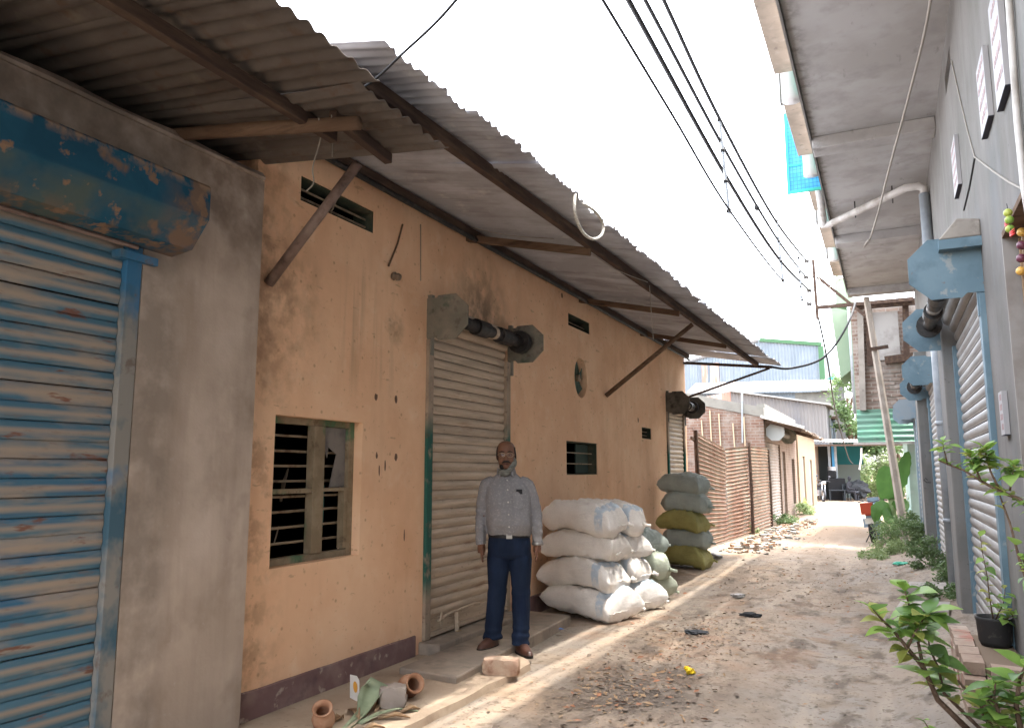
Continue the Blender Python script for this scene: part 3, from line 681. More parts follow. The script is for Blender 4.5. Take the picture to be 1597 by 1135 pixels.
# blue mesh shutter swung out over the lane
BLUEMESH = mat('blue_mesh_sheet', (.03, .30, .62), .5, .4, layers=[
    dict(c=(.10, .45, .78), s=3, lo=.4, hi=.65), dict(c=(.02, .16, .36), kind='fract', ax=2, o=0, p=.055, lo=.82, hi=.9, amt=.8), dict(c=(.02, .16, .36), kind='fract', ax=0, o=0, p=.05, lo=.82, hi=.9, amt=.8)])
p0 = on(1222, 178, 1, 10.8); zb = on(1230, 303, 1, 10.8).z
sw = MB(); xa, xb, za, zb_ = p0.x, -.52, zb, p0.z
sw.box(xa, xa+.035, 10.78, 10.82, za, zb_); sw.box(xb-.035, xb, 10.78, 10.82, za, zb_); sw.box(xa+.035, xb-.035, 10.78, 10.82, zb_-.035, zb_); sw.box(xa+.035, xb-.035, 10.78, 10.82, za, za+.035); sw.box(xa+.035, xb-.035, 10.785, 10.815, za+.38, za+.405)
sw = sw.build('swung_shutter', GREENPAINT, RB); MB().box(xa+.036, xb-.036, 10.795, 10.803, za+.036, zb_-.036).build('mesh_panel', BLUEMESH, sw)
# ventilator slots under the slab get a dark back
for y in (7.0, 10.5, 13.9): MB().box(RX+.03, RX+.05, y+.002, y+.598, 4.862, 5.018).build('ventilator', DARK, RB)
# shutters
SA = rolling_shutter(RB, .12, 6.18, 8.60, .16, 2.72, RX+.015, -1, .088, SLATPALE, STEELBLUE, STEELBLUE, plate_r=.235, gw=.11)
SB = rolling_shutter(RB, .10, 11.98, 14.34, .12, 2.72, RX+.015, -1, .088, SLATPALE, STEELBLUE, STEELBLUE, plate_r=.22, gw=.09)
SC = rolling_shutter(RB, .10, 15.70, 17.0, .12, 2.45, RX-.14, -1, .088, SLATPALE, PALEBLUE, PALEBLUE, plate_r=.20, gw=.09)
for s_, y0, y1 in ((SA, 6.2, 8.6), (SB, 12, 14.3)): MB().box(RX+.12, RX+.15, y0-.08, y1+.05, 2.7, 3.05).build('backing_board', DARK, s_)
# stone bracket over the near end plate
MB().prism([(.40, 5.98, 3.10), (.66, 5.98, 3.10), (.66, 5.98, 3.22), (.52, 5.98, 3.24)], (0, .14, 0)).build('stone_bracket', CONC, RB, bevel=.01)
MB().prism([(.40, 5.98, 3.03), (.66, 5.98, 3.03), (.66, 5.98, 3.098), (.40, 5.98, 3.098)], (0, .13, 0)).build('bracket_shelf', STEELBLUE, RB)
# rain pipes
px_, py_ = .598, 10.6
MB().tube([(px_, py_, .12), (px_, py_, 4.95)], .062, 16).build('rain_pipe', PVC, RB, smooth=True)
for z in (.9, 2.05, 3.2): MB().tube([(px_, py_, z), (px_, py_, z+.05)], .07, 16).build('pipe_clip', PVC, RB, smooth=True)
e1 = V((px_, py_, 5.05)); e0 = on(1285, 352, 2, 5.08)
MB().tube([(px_, py_, 4.94), (px_, py_, 5.02), (px_-.06, py_-.0, 5.06), (px_-.2, py_+.02, 5.065), e0+V((.08, -.03, .0)), e0, e0+V((0, -.06, .08)), e0+V((.0, -1.0, .46))], .05, 14).build('rain_pipe', PVCW, RB, smooth=True)
for t in (.35, .72):
    c = e0.lerp(e1, t); MB().tube([c+V((0, -.06, .15)), c+V((0, -.065, 0)), c+V((0, 0, -.06)), c+V((0, .065, 0))], .008, 6).build('pipe_hook', BLACK, RB)
MB().tube([(RX+.0-.05, 10.9, .2), (RX-.05, 10.9, 3.9)], .03, 10).build('waste_pipe', PVC, RB, smooth=True)
# cracks and cables on the wall
CABLE = mat('black_cable', (.02, .02, .021), .6)
CABLEGREY = mat('dusty_cable', (.30, .275, .24), .7)
MB().tube([on(x, y, 0, RX-.006) for x, y in ((1484, 95), (1496, 150), (1509, 205), (1520, 245))], .005, 6).build('wall_cable', CABLEGREY, RB)
MB().tube([on(x, y, 0, RX-.006) for x, y in ((1520, 245), (1512, 290), (1503, 328))], .006, 6).build('wall_cable', CABLE, RB)
MB().tube([on(x, y, 0, RX-.006) for x, y in ((1520, 245), (1550, 268), (1575, 285), (1597, 296), (1640, 320))], .006, 6).build('wall_cable', CABLEGREY, RB)
MB().tube([on(x, y, 0, RX-.02) for x, y in ((1569, -60), (1575, 20), (1581, 110), (1587, 190), (1597, 290), (1612, 380))], .016, 8).build('conduit', PVCW, RB, smooth=True)
c = on(1452, 752, 0, .47); MB().tube([c+V((-.0, 0, 0)), c+V((-.05, 0, .0)), c+V((-.08, 0, .03)), c+V((-.06, 0, .055)), c+V((-.035, 0, .03))], .007, 6).build('wall_hook', BLACK, RB)
# gate in its recess
GATEWOOD = mat('varnished_gate_trim', (.33, .22, .13), .5, .4, layers=[dict(c=(.22, .13, .07), s=8, st=(1, 1, .2), lo=.45, hi=.65)])
GATEPAN = mat('grey_gate_panel', (.22, .20, .20), .6, .35, layers=[dict(c=(.30, .28, .27), s=4, lo=.45, hi=.65)])
JAMB = mat('grey_jamb', (.27, .255, .24), .9, .15, layers=[dict(c=(.21, .19, .175), s=4, lo=.45, hi=.65)])
gate = MB().box(RX+.10, RX+.14, 3.25, 5.07, .1, 2.83).build('gate', GATEPAN, RB)
MB().box(RX-.003, RX+.1, 5.062, 5.092, .1, 2.85).build('jamb', JAMB, RB)
MB().box(RX-.003, RX+.1, 3.2, 5.062, 2.82, 2.852).build('lintel', WOOD, RB)
def trim(a, b, w=.03): MB().beam((RX+.085, *a), (RX+.085, *b), .03, w).build('gate_trim', GATEWOOD, gate)
trim((5.03, .1), (5.03, 2.8)); trim((4.92, .1), (4.92, 2.8), .02); trim((4.62, .1), (4.62, 2.8), .02)
for z in (2.72, 2.3, 1.85, 1.4, .9, .45):
    trim((4.92, z), (4.55, z+.0), .025); trim((4.92, z-.06), (4.60, z-.22), .02)
BEADY = mat('yellow_bead', (.62, .36, .08), .4, .5); BEADP = mat('plum_bead', (.13, .035, .06), .4, .5); BEADR = mat('red_bead', (.45, .06, .04), .45, .5)
ball = bpy.data.meshes.new('bead'); bm = bmesh.new(); bmesh.ops.create_icosphere(bm, subdivisions=2, radius=.026); bm.to_mesh(ball); bm.free()
balls = []
for m in (BEADY, BEADP, BEADR):
    q = ball.copy(); q.materials.append(m); q.polygons.foreach_set('use_smooth', [True]*len(q.polygons)); balls.append(q)
for (za, zb2, ya, yb) in ((2.60, 2.78, 4.97, 4.82), (2.05, 2.25, 4.98, 4.84), (1.62, 1.75, 4.98, 4.9), (1.15, 1.3, 4.98, 4.86)):
    for k in range(4):
        t = k/3; inst(balls[(k*2) % 3 if k != 1 else 1], 'bead', (RX+.06, ya+(yb-ya)*t, za+(zb2-za)*t), gate)
for k in range(6): inst(balls[2], 'bead', (RX+.075, 4.76+.02*(k % 2), 2.62-.035*k), gate, scale=(.7, .7, .7))
# lime and chilli charm over the gate
ch = thing('lime_charm', 'string of green limes and red chillies hanging at the gate corner', 'charm', on(1577, 322, 0, RX-.02))
LM = mat('green_lime', (.20, .34, .05), .4, .5, layers=[dict(c=(.38, .42, .08), s=12, lo=.45, hi=.6)]); CHI = mat('red_chilli', (.5, .02, .015), .4, .5)
for k, (px, py) in enumerate(((1572, 332), (1574, 343), (1575, 357))):
    q = ball.copy(); q.materials.append(LM); q.polygons.foreach_set('use_smooth', [True]*len(q.polygons)); inst(q, 'lime', on(px, py, 0, RX-.03), ch, scale=(.85, .85, .85))
for px, py in ((1572, 350), (1580, 365)):
    c = on(px, py, 0, RX-.03)
    for k in range(3): MB().tube([c+V((0, .06, .005*k)), c+V((-.01, 0, .008-.008*k)), c+V((0, -.06, -.012*k+.012))], [.003, .007, .002], 6).build('chilli', CHI, ch, smooth=True)
MB().tube([on(1570, 318, 0, RX-.03), on(1574, 343, 0, RX-.03), on(1578, 370, 0, RX-.03)], .002, 5).build('string', CABLE, ch)
# sign boards
SIGNW = mat('white_sign_board', (.34, .33, .335), .6); SIGNR = mat('faded_red_print', (.33, .24, .24), .7); SIGNB = mat('dark_board_edge', (.03, .03, .045), .6)
def sign(y0, y1, z0, z1, label, k):
    s_ = thing('sign_board', label, 'sign', (RX, (y0+y1)/2, z0), 'small notice boards on the grey wall')
    MB().box(RX-.030, RX-.002, y0, y1, z0, z1).build('board', SIGNW, s_)
    MB().box(RX-.031, RX-.001, y0, y1, z0-.005, z0-.001).build('edge', SIGNB, s_)
    rr = random.Random(k)
    n = 4
    for r in range(n):
        zc = z1-(r+.6)*(z1-z0)/(n+.4); y = y0+.03
        while y < y1-.06:
            w = rr.uniform(.02, .05)
            MB().box(RX-.0318, RX-.0301, y, y+w, zc-.018, zc+.018).build('print_stroke', SIGNR, s_); y += w+rr.uniform(.015, .03)
sign(4.30, 4.62, 3.40, 3.98, 'white board with red print at the top right corner beside the conduit', 1)
sign(4.95, 5.30, 3.52, 3.95, 'white notice board high on the grey wall, middle of three', 2)
sign(6.88, 7.25, 3.78, 4.20, 'white notice board farthest from the conduit, above the blue plate', 3)
sign(5.42, 5.58, 1.72, 1.98, 'tiny white number plate low on the pillar beside the gate', 4)

# ------------------------------------------------------------------ lane beyond the orange building: rusty sheet fence
RUST = mat('rust_streaked_tin', (0.493, 0.431, 0.358), .75, .3, layers=[
    dict(c=(0.291, 0.112, 0.062), s=.9, st=(1, 1, .25), lo=.46, hi=.60, amt=.75), dict(c=(0.470, 0.403, 0.336), s=3, lo=.52, hi=.7, amt=.6),
    dict(c=(0.179, 0.067, 0.039), s=5, st=(1, 1, .4), lo=.56, hi=.7, amt=.7)])
RUSTV = mat('rust_in_valleys', (.17, .085, .055), .85, .2, layers=[dict(c=(.27, .18, .13), s=2, lo=.45, hi=.65)])
FN = thing('rusty_fence', 'rusty corrugated tin fence beyond the orange warehouse', 'fence', (-3.25, 18.5, 0))
fy = [(15.25, -3.36, 2.22), (17.3, -3.24, 1.98), (19.55, -3.10, 2.10), (19.62, -3.10, 2.10), (22.5, -3.03, 2.12)]
for k in (0, 1, 3):
    (ya, xa, za), (yb, xb, zb) = fy[k], fy[k+1]
    me = corr_mesh((xa, ya, .02), (0, 0, (za+zb)/2), (xb-xa, yb-ya, 0),   .083, .022, nb=6, wob=.03, seed=70+k, res=7)
    for v_ in me.vertices:                                  # the top edge follows the bent sheet
        t = (v_.co.y-ya)/(yb-ya); v_.co.z *= (za+(zb-za)*t)/((za+zb)/2)
    me.materials.append(RUST); me.materials.append(RUSTV)
    for p_ in me.polygons:
        if math.cos(2*math.pi*(p_.index//6+.5)/7) < -.55: p_.material_index = 1
    link('sheet', me, None, FN, smooth=True)
for y, x, z, r in ((15.2, -3.38, 2.3, .05), (19.58, -3.06, 2.2, .04), (22.5, -3.0, 2.1, .03)):
    MB().tube([(x, y, -.05), (x+.01, y, z*.5), (x-.01, y, z)], [r, r*.95, r*.85], 8).build('post', WOODDARK, FN)
MB().beam((-3.43, 15.0, 2.15), (-3.40, 15.5, 2.05), .04, .05).build('rail', WOODDARK, FN)

# brick store beyond the fence
BRICK = mat('weathered_brick', (0.183, 0.112, 0.085), .92, .1, layers=[
    dict(c=(0.135, 0.077, 0.058), kind='cells', s=5, st=(1, 1, 2.5), lo=.3, hi=.9, amt=.8), dict(c=(0.230, 0.203, 0.179), kind='brick', u=0, lo=0, hi=1, amt=.75),
    dict(c=(0.257, 0.230, 0.203), s=2, lo=.5, hi=.68, amt=.7), dict(c=(0.081, 0.050, 0.041), s=4, lo=.58, hi=.74, amt=.7)])
PALECONC = mat('pale_ring_beam', (0.207, 0.199, 0.179), .9, .15, layers=[dict(c=(0.161, 0.153, 0.138), s=2, lo=.45, hi=.65), dict(c=(0.122, 0.111, 0.099), s=6, lo=.6, hi=.74, amt=.6)])
BS = thing('brick_store', 'unplastered brick store with pale parapet beyond the rusty fence', 'building', (-3.14, 26, 0))
by, bx = 22.75, -3.14
MB().prism([(-10, by, -.1), (bx, by, -.1), (bx, by, 3.02), (-10, by, 4.6)], (0, .2, 0)).build('end_wall', BRICK, BS)
MB().prism([(-10, by-.02, 4.602), (bx+.02, by-.02, 3.022), (bx+.02, by-.02, 3.30), (-10, by-.02, 4.9)], (0, .25, 0)).build('parapet_beam', PALECONC, BS)
mb = MB(); plate_wall(mb, 0, bx, bx-.2, by+.2, 31.0, -.1, 3.02, [(23.2, 26.2, -.1, 2.35), (26.6, 27.5, -.1, 2.15), (29.3, 30.2, .35, 1.95)])
BRICKSIDE = mat('brown_washed_brick', (0.200, 0.148, 0.116), .92, .1, layers=[dict(c=(0.152, 0.108, 0.084), s=2, lo=.45, hi=.65), dict(c=(0.264, 0.208, 0.168), kind='brick', u=1, amt=.5), dict(c=(0.288, 0.240, 0.200), s=4, lo=.58, hi=.72, amt=.6)])
mb.build('front_wall', BRICKSIDE, BS)
MB().box(bx-.2, bx+.02, by+.232, 31, 3.022, 3.42).build('parapet', PALECONC, BS)
me = corr_mesh((bx-.05, 23.2, .02), (0, 0, 2.33), (0, 3.0, 0), .09, .012, nb=1, res=6)
link('rolling_shutter', me, mat('brown_slats', (.22, .175, .145), .7, layers=[dict(c=(.30, .25, .21), s=3, lo=.45, hi=.65)]), BS, smooth=True, solid=.003)
MB().box(bx-.1, bx-.08, 26.6, 27.5, -.1, 2.15).build('door', mat('grey_brown_door', (.17, .14, .12), .85), BS)
MB().box(bx-.1, bx-.08, 29.3, 30.2, .35, 1.95).build('window', DARK, BS)
for yy, m, r in ((23.1, mat('whitish_plate', (.46, .48, .48), .6), .27), (26.25, PLATE, .26)):
    MB().prism(octagon((bx+.26, yy, 2.62), r, (1, 0, 0), (0, 0, 1)), (0, .02, 0)).build('end_plate', m, BS)
MB().tube([(bx+.26, 23.12, 2.62), (bx+.26, 26.25, 2.62)], .09, 10).build('barrel', PLATEDARK, BS)
PALEWOOD = mat('pale_bamboo', (.46, .36, .25), .85)
for px, y0_, y1_ in ((1094, 655, 690), (1107, 640, 690), (1121, 645, 690), (1143, 660, 692), (1160, 650, 712)):
    a, b = on(px, y0_, 1, by-.04), on(px+3, y1_, 1, by-.04); b.z -= .3
    MB().beam(a, b, .05, .03).build('bamboo_strip', PALEWOOD, BS)
a, b = on(1157, 612, 1, by-.06), on(1158, 690, 1, by-.06); MB().tube([a, b], .025, 8).build('conduit_pole', PVC, BS)
AWN = mat('patched_awning_tin', (0.225, 0.188, 0.158), .7, .3, layers=[dict(c=(0.143, 0.101, 0.075), s=2, lo=.42, hi=.6), dict(c=(0.360, 0.338, 0.307), s=3, lo=.56, hi=.7, amt=.8)])
aw = MB().beam((bx, by+.1, 3.0), (bx, 30.5, 3.0), .05, .05).build('awning', WOODDARK, BS)
yy = by-.15; k = 0
while yy < 30.2:
    w = 1.15; xo = -2.03+random.uniform(-.06, .06); zo = 2.66+random.uniform(-.07, .05)
    me = corr_mesh((bx-.05, yy, 3.01+.01*(k % 2)), (0, w+.05, 0), (xo-bx, 0, zo-3.0), .076, .012, nb=6, wob=.06, seed=90+k, trim=.06, res=5)
    link('awning_sheet', me, AWN, BS, smooth=True, solid=.003); yy += w; k += 1
MB().beam((bx-.05, by-.17, 3.04), (-2.05, by-.17, 2.70), .02, .07).build('awning_edge', mat('white_flashing', (.62, .62, .60), .6), BS)
for yy in (by+.1, 26.5, 30.0): MB().beam((bx, yy, 2.92), (-2.15, yy, 2.62), .05, .06).build('awning_rafter', WOODDARK, BS)

YB = thing('cream_store', 'small cream store with narrow grey doors at the bend of the lane', 'building', (-3.08, 34, 0))
CREAM = mat('cream_limewash', (0.232, 0.180, 0.120), .92, .1, layers=[dict(c=(0.248, 0.188, 0.124), s=1.5, lo=.45, hi=.65), dict(c=(0.240, 0.176, 0.120), s=3, st=VERT, lo=.58, hi=.76, amt=.7)])
mb = MB(); plate_wall(mb, 0, -3.08, -3.3, 31.05, 38.4, -.1, 3.0, [(32.6, 33.5, -.1, 2.1), (35.5, 36.6, -.1, 2.0)])
mb.box(-9, -3.3, 38.2, 38.4, -.1, 3.0); mb.box(-9, -3.3, 31.05, 31.25, -.1, 3.0); mb.build('wall', CREAM, YB)
for y0_, y1_, z in ((32.6, 33.5, 2.1), (35.5, 36.6, 2.0)): MB().box(-3.18, -3.15, y0_, y1_, -.1, z).build('door', mat('slate_door', (.20, .22, .24), .8), YB)
MB().box(-9, -2.95, 31.05, 38.4, 3.002, 3.1).build('roof', PALECONC, YB)

# sheds behind
def cmat(name, base, c2, **kw): return mat(name, base, .6, .3, layers=[dict(c=c2, s=.7, lo=.42, hi=.62), dict(c=tuple(x*.8 for x in base), s=2.5, st=(1, 1, .15), lo=.5, hi=.72, amt=.7)], **kw)
SHED_BLUE = cmat('blue_white_cladding', (.165, .20, .235), (.20, .232, .262)); SHED_GREY = cmat('grey_lilac_cladding', (.155, .147, .143), (.12, .12, .128))
TRIMGREEN = mat('green_ridge_trim', (.055, .13, .065), .6); ROOFPINK = cmat('dusty_pink_roof', (.20, .165, .148), (.24, .215, .20))
BSH = thing('blue_shed', 'tall pale blue metal shed with green edge trim behind the roofs', 'shed', (-8, 66, 0))
def clad(parent, pts_bottom, pts_top, pitch, amp, m, name='cladding', n=3):
    """upright cladding between a bottom line and a top line"""
    a, b = V(pts_bottom[0]), V(pts_bottom[1]); c, d = V(pts_top[0]), V(pts_top[1]); L_ = (b-a).length; na = int(L_/pitch*4); N = (b-a).cross(V((0, 0, 1))).normalized()
    v = []; f = []
    for i in range(na+1):
        s_ = i/na; off = N*(amp*math.cos(2*math.pi*i/4))
        lo = a.lerp(b, s_)+off; hi = c.lerp(d, s_)+off
        v += [lo, hi]
    for i in range(na): f.append((2*i, 2*i+2, 2*i+3, 2*i+1))
    me = bpy.data.meshes.new(name); me.from_pydata([tuple(p) for p in v], [], f); me.update()
    return link(name, me, m, parent, solid=.02)
Yb = 66
pL, pM, pR = on(1060, 562, 1, Yb), on(1185, 530, 1, Yb), on(1280, 537, 1, Yb)
clad(BSH, [(-18, Yb, 0), (pM.x, Yb, 0)], [(-18, Yb, 10.2), (pM.x, Yb, pM.z)], .25, .03, SHED_BLUE)
clad(BSH, [(pM.x+.002, Yb, 0), (pR.x, Yb, 0)], [(pM.x, Yb, pM.z), (pR.x, Yb, pR.z)], .25, .03, SHED_BLUE)
clad(BSH, [(pR.x, Yb+.05, 0), (pR.x, Yb+18, 0)], [(pR.x, Yb+.05, pR.z), (pR.x, Yb+18, pR.z)], .25, .03, SHED_BLUE)
MB().beam((pM.x, Yb-.05, pM.z), (pR.x+.1, Yb-.05, pR.z), .12, .30).build('edge_trim', TRIMGREEN, BSH); MB().beam((pR.x, Yb-.08, 0), (pR.x, Yb-.08, pR.z-.16), .4, .12).build('corner_trim', TRIMGREEN, BSH)
MB().beam((-18, Yb-.05, 10.2), (pM.x-.2, Yb-.05, pM.z-.05), .12, .2).build('edge_trim', SHED_GREY, BSH)
mb = MB(); mb.poly([(-18, Yb, 10.25), (pM.x, Yb, pM.z+.05), (pM.x, Yb+18, pM.z+.05), (-18, Yb+18, 10.25)]); mb.poly([(pM.x, Yb, pM.z+.05), (pR.x, Yb, pR.z+.05), (pR.x, Yb+18, pR.z+.05), (pM.x, Yb+18, pM.z+.05)]); mb.build('roof', SHED_GREY, BSH, solid=.03)
RUSTP = mat('rust_patch_sheet', (.33, .19, .15), .8, layers=[dict(c=(.42, .34, .31), s=3, st=(1, 1, .2), lo=.45, hi=.6)])
for a_, b_ in ((1094, 1104), (1107, 1122)):
    a, b = on(a_, 566, 1, Yb-.08), on(b_, 599, 1, Yb-.08); MB().box(a.x, b.x, Yb-.09, Yb-.06, b.z, a.z).build('rust_sheet', RUSTP, BSH)
# grey lean-to shed in front of it
GS = thing('grey_shed', 'grey lean-to shed with white roof edge above the brick store', 'shed', (-5, 50.5, 0))
Yg = 50.5
a, b, c = on(1060, 618, 1, Yg), on(1140, 611, 1, Yg), on(1287, 632, 1, Yg)
clad(GS, [(-14, Yg, 0), (b.x, Yg, 0)], [(-14, Yg, 5.8), (b.x, Yg, b.z)], .2, .025, RUSTP); clad(GS, [(b.x+.002, Yg, 0), (c.x, Yg, 0)], [(b.x, Yg, b.z), (c.x, Yg, c.z)], .2, .025, SHED_GREY)
clad(GS, [(c.x, Yg+.03, 0), (c.x, Yg+4, 0)], [(c.x, Yg+.03, c.z), (c.x, Yg+4, c.z)], .2, .025, SHED_GREY)
WHITEE = mat('white_roof_edge', (.28, .28, .275), .6)
MB().beam((b.x, Yg-.12, b.z+.05), (c.x+.35, Yg-.12, c.z+.03), .3, .09).build('roof_edge', WHITEE, GS)
mb = MB(); mb.poly([(-14, Yg, 5.82), (b.x, Yg, b.z+.03), (b.x, Yg+4, b.z+.03), (-14, Yg+4, 5.82)]); mb.poly([(b.x, Yg, b.z+.03), (c.x+.3, Yg, c.z+.01), (c.x+.3, Yg+4, c.z+.01), (b.x, Yg+4, b.z+.03)]); mb.build('roof', ROOFPINK, GS, solid=.03)
# pink-roofed shed between the two
PS = thing('pink_roof_shed', 'long shed with dusty pink roof below the tall blue shed', 'shed', (-5, 56, 0))
Yp = 56
a, b = on(1060, 612, 1, Yp), on(1305, 606, 1, Yp); r0, r1 = on(1060, 592, 1, Yp+3), on(1300, 597, 1, Yp+3)
me = corr_mesh((-13, Yp, a.z), (b.x+13.0, 0, b.z-a.z), (.0, 3.2, r1.z-b.z+.25), .2, .02, nb=2, res=4); link('roof', me, ROOFPINK, PS, solid=.02)
MB().beam((-13, Yp-.05, a.z-.05), (b.x, Yp-.05, b.z-.05), .1, .14).build('roof_edge', WHITEE, PS)
clad(PS, [(-13, Yp+.4, 0), (-5.6, Yp+.4, 0)], [(-13, Yp+.4, a.z-.1), (-5.6, Yp+.4, b.z-.1)], .2, .02, SHED_BLUE); MB().box(-5.59, b.x-.2, Yp+.35, Yp+.6, 0, b.z-.12).build('plastered_bay', CREAM if False else PALECONC, PS)
q = on(1290, 650, 1, Yp); MB().box(-5.3, b.x-.1, Yp-.6, Yp+.34, q.z-.15, q.z).build('ledge', WOODDARK, PS)
clad(PS, [(-5.2, Yp+.28, 0), (b.x-.25, Yp+.28, 0)], [(-5.2, Yp+.28, q.z-.2), (b.x-.25, Yp+.28, q.z-.2)], .2, .02, SHED_BLUE)
# water tank seen over the roofs
tk = thing('water_tank', 'small teal water tank on the roof right of the blue shed', 'tank', on(1299, 597, 1, 59))
p = on(1300, 598, 1, 59.5); MB().lathe([(0, 0), (.42, 0), (.45, .05), (.45, .42), (.40, .50), (.16, .56), (.16, .62), (0, .62)], (p.x, 59.5, p.z-.1), 20).build('tank_body', mat('teal_tank', (.015, .20, .17), .5), tk, smooth=True)
MB().box(p.x-.8, p.x+.7, 59.1, 59.9, -.1, p.z-.105).build('tank_stand', SHED_GREY, tk)

# open-fronted tea shed closing the lane
TS = thing('open_shed', 'dark open-fronted shed with tin roof closing the far end of the lane', 'shed', (-2, 46, 0))
Ys = 43.5
a, b = on(1268, 689, 1, Ys), on(1352, 692, 1, Ys)
me = corr_mesh((a.x-.2, Ys, a.z), (4.9, 0, b.z-a.z), (0, 6.0, .35), .15, .02, nb=4, wob=.05, seed=3, res=4); link('roof', me, ROOFPINK, TS, solid=.02)
MB().box(a.x-.25, a.x+.9, Ys+2.2, Ys+2.4, -.1, 2.9).build('side_screen', mat('dark_screen', (.03, .035, .035), .9), TS)
MB().box(a.x-.2, a.x+.05, Ys+.3, Ys+5.4, -.1, 2.95).build('side_wall', mat('brown_mud_wall', (.26, .19, .145), .95), TS)
MB().box(-2.9, -1.55, Ys+5.4, Ys+5.5, -.1, 1.9).build('back_wall', mat('pale_back_wall', (.20, .235, .22), .9), TS)
MB().box(-2.9, -1.35, Ys+5.36, Ys+5.39, 1.9, 3.2).build('tarpaulin', mat('teal_tarpaulin', (.02, .15, .165), .6), TS)
for px, m in ((1296, PVC), (1302, mat('blue_post', (.05, .22, .40), .6)), (1306, PVC)): 
    p = on(px, 760, 1, Ys+1.5); MB().beam((p.x, Ys+1.5, 0), (p.x, Ys+1.5, 2.95), .12, .12).build('post', m, TS)
p = on(1344, 710, 1, Ys+.2); MB().tube([(p.x, Ys+.2, 2.7), (p.x-.03, Ys+.2, 2.2), (p.x-.15, Ys+.2, 1.6)], .05, 8).build('prop_pole', PVCW, TS)
MB().beam((a.x-.1, Ys+.1, 2.86), (a.x+4.6, Ys+.1, 2.84), .1, .1).build('eave_beam', WOODDARK, TS)
st = thing('clay_stove', 'black soot-covered stove under the far shed roof', 'stove', (-2.4, 44.6, 0))
p = on(1306, 775, 1, 44.6)
mb = MB(); mb.box(p.x-.42, p.x+.42, 44.3, 45.1, 0, 1.15); mb.box(p.x-.42, p.x-.0, 44.35, 45.0, 1.151, 1.55)
mb.build('firebox', mat('soot', (.012, .012, .013), .9), st, bevel=.05); MB().tube([(p.x-.2, 44.7, 1.5), (p.x-.2, 44.7, 1.75)], .2, 12).build('pot', mat('aluminium_pot', (.35, .35, .36), .4, metal=.7), st)

# ------------------------------------------------------------------ green and brick house at the bend (right)
MH = thing('green_brick_house', 'half-finished brick house with pale green walls and green awning on the right', 'building', (.5, 19, 0))
MINT = mat('mint_plaster', (0.427, 0.547, 0.483), .9, .15, layers=[dict(c=(0.365, 0.474, 0.410), s=2, lo=.45, hi=.65), dict(c=(0.502, 0.565, 0.518), s=5, lo=.55, hi=.7, amt=.7)])
OLIVEGREEN = mat('faded_green_plaster', (0.237, 0.316, 0.222), .9, .15, layers=[dict(c=(0.285, 0.356, 0.261), s=1.5, lo=.45, hi=.65), dict(c=(0.158, 0.205, 0.150), s=4, lo=.6, hi=.75, amt=.6)])
mb = MB(); mb.box(.36, .56, 18.4, 24, -.1, 2.6); mb.box(.56, 3.0, 18.4, 18.6, -.1, 2.6); mb.build('ground_wall', MINT, MH)
MB().box(.30, .355, 18.42, 22, .62, .70).build('wall_ledge', MINT, MH)
Ym = 18.3
pa, pb = on(1336, 640, 1, Ym), on(1425, 468, 1, Ym)
MB().box(pa.x, 3.0, Ym, Ym+.2, pa.z-.05, pb.z).build('brick_wall', mat('rough_red_brick', (.29, .225, .19), .92, .1, layers=[
    dict(c=(.18, .105, .08), kind='cells', s=5, st=(1, 1, 2.5), lo=.3, hi=.9, amt=.8), dict(c=(.36, .33, .30), kind='brick', u=0, amt=.8), dict(c=(.38, .345, .31), s=2.2, lo=.5, hi=.66, amt=.8), dict(c=(.11, .075, .06), s=4, lo=.57, hi=.72, amt=.7)]), MH)
MB().box(pa.x-.02, 3.0, Ym+.2, 24, 2.61, pb.z).build('upper_room', OLIVEGREEN, MH)
c0, c1 = on(1355, 488, 1, Ym-.04), on(1405, 560, 1, Ym-.04); MB().box(c0.x, c1.x, Ym-.06, Ym-.005, c1.z, c0.z).build('white_panel', mat('white_board', (.38, .365, .35), .85, layers=[dict(c=(.29, .275, .26), s=3, lo=.5, hi=.65)]), MH)
for p_, q_, w in (((1341, 475), (1346, 640), .16), ((1355, 472), (1357, 570), .07), ((1412, 470), (1414, 565), .08)):
    a, b = on(*p_, 1, Ym-.09), on(*q_, 1, Ym-.09); MB().beam(b, a, w, .12).build('concrete_post', CONC if w > .1 else WOODDARK, MH)
a, b = on(1330, 478, 1, Ym-.2), on(1428, 470, 1, Ym-.2); MB().beam(a, b, .1, .14).build('lintel_beam', WOODDARK, MH)
a, b = on(1380, 562, 1, Ym-.15), on(1425, 556, 1, Ym-.15); MB().beam(a, b, .14, .16).build('bracket_beam', WOODDARK, MH)
# brick courses that can be told apart: proud bricks on the wall, each a piece
brm = MB().box(0, .23, -.03, .02, 0, .068).mesh('brick'); brm.materials.append(MATS['rough_red_brick'])
z = pa.z+.02; r = 0
while z < on(1340, 568, 1, Ym).z:
    x = pa.x+.30+.12*(r % 2)
    while x < .95:
        if random.random() < .72: inst(brm, 'brick', (x, Ym-.0+random.uniform(-.006, .012), z), MH)
        x += .245
    z += .084; r += 1
# slanting green balcony side and column
g = [on(1295, 478, 1, Ym+.4), on(1331, 486, 1, Ym+.4), on(1330, 575, 1, Ym+.4), on(1311, 590, 1, Ym+.4)]
MB().prism(g, (0, 1.6, 0)).build('balcony_side', OLIVEGREEN, MH)
g = [on(1303, 428, 1, Ym+.5), on(1325, 438, 1, Ym+.5), on(1330, 476, 1, Ym+.5), on(1303, 474, 1, Ym+.5)]
MB().prism(g, (0, 1.4, 0)).build('upper_parapet', OLIVEGREEN, MH)
a = on(1331, 560, 1, Ym+.3); MB().tube([(a.x, Ym+.3, pa.z-.05), (a.x, Ym+.3, 5.2)], .07, 12).build('drain_pipe', PVC, MH, smooth=True)
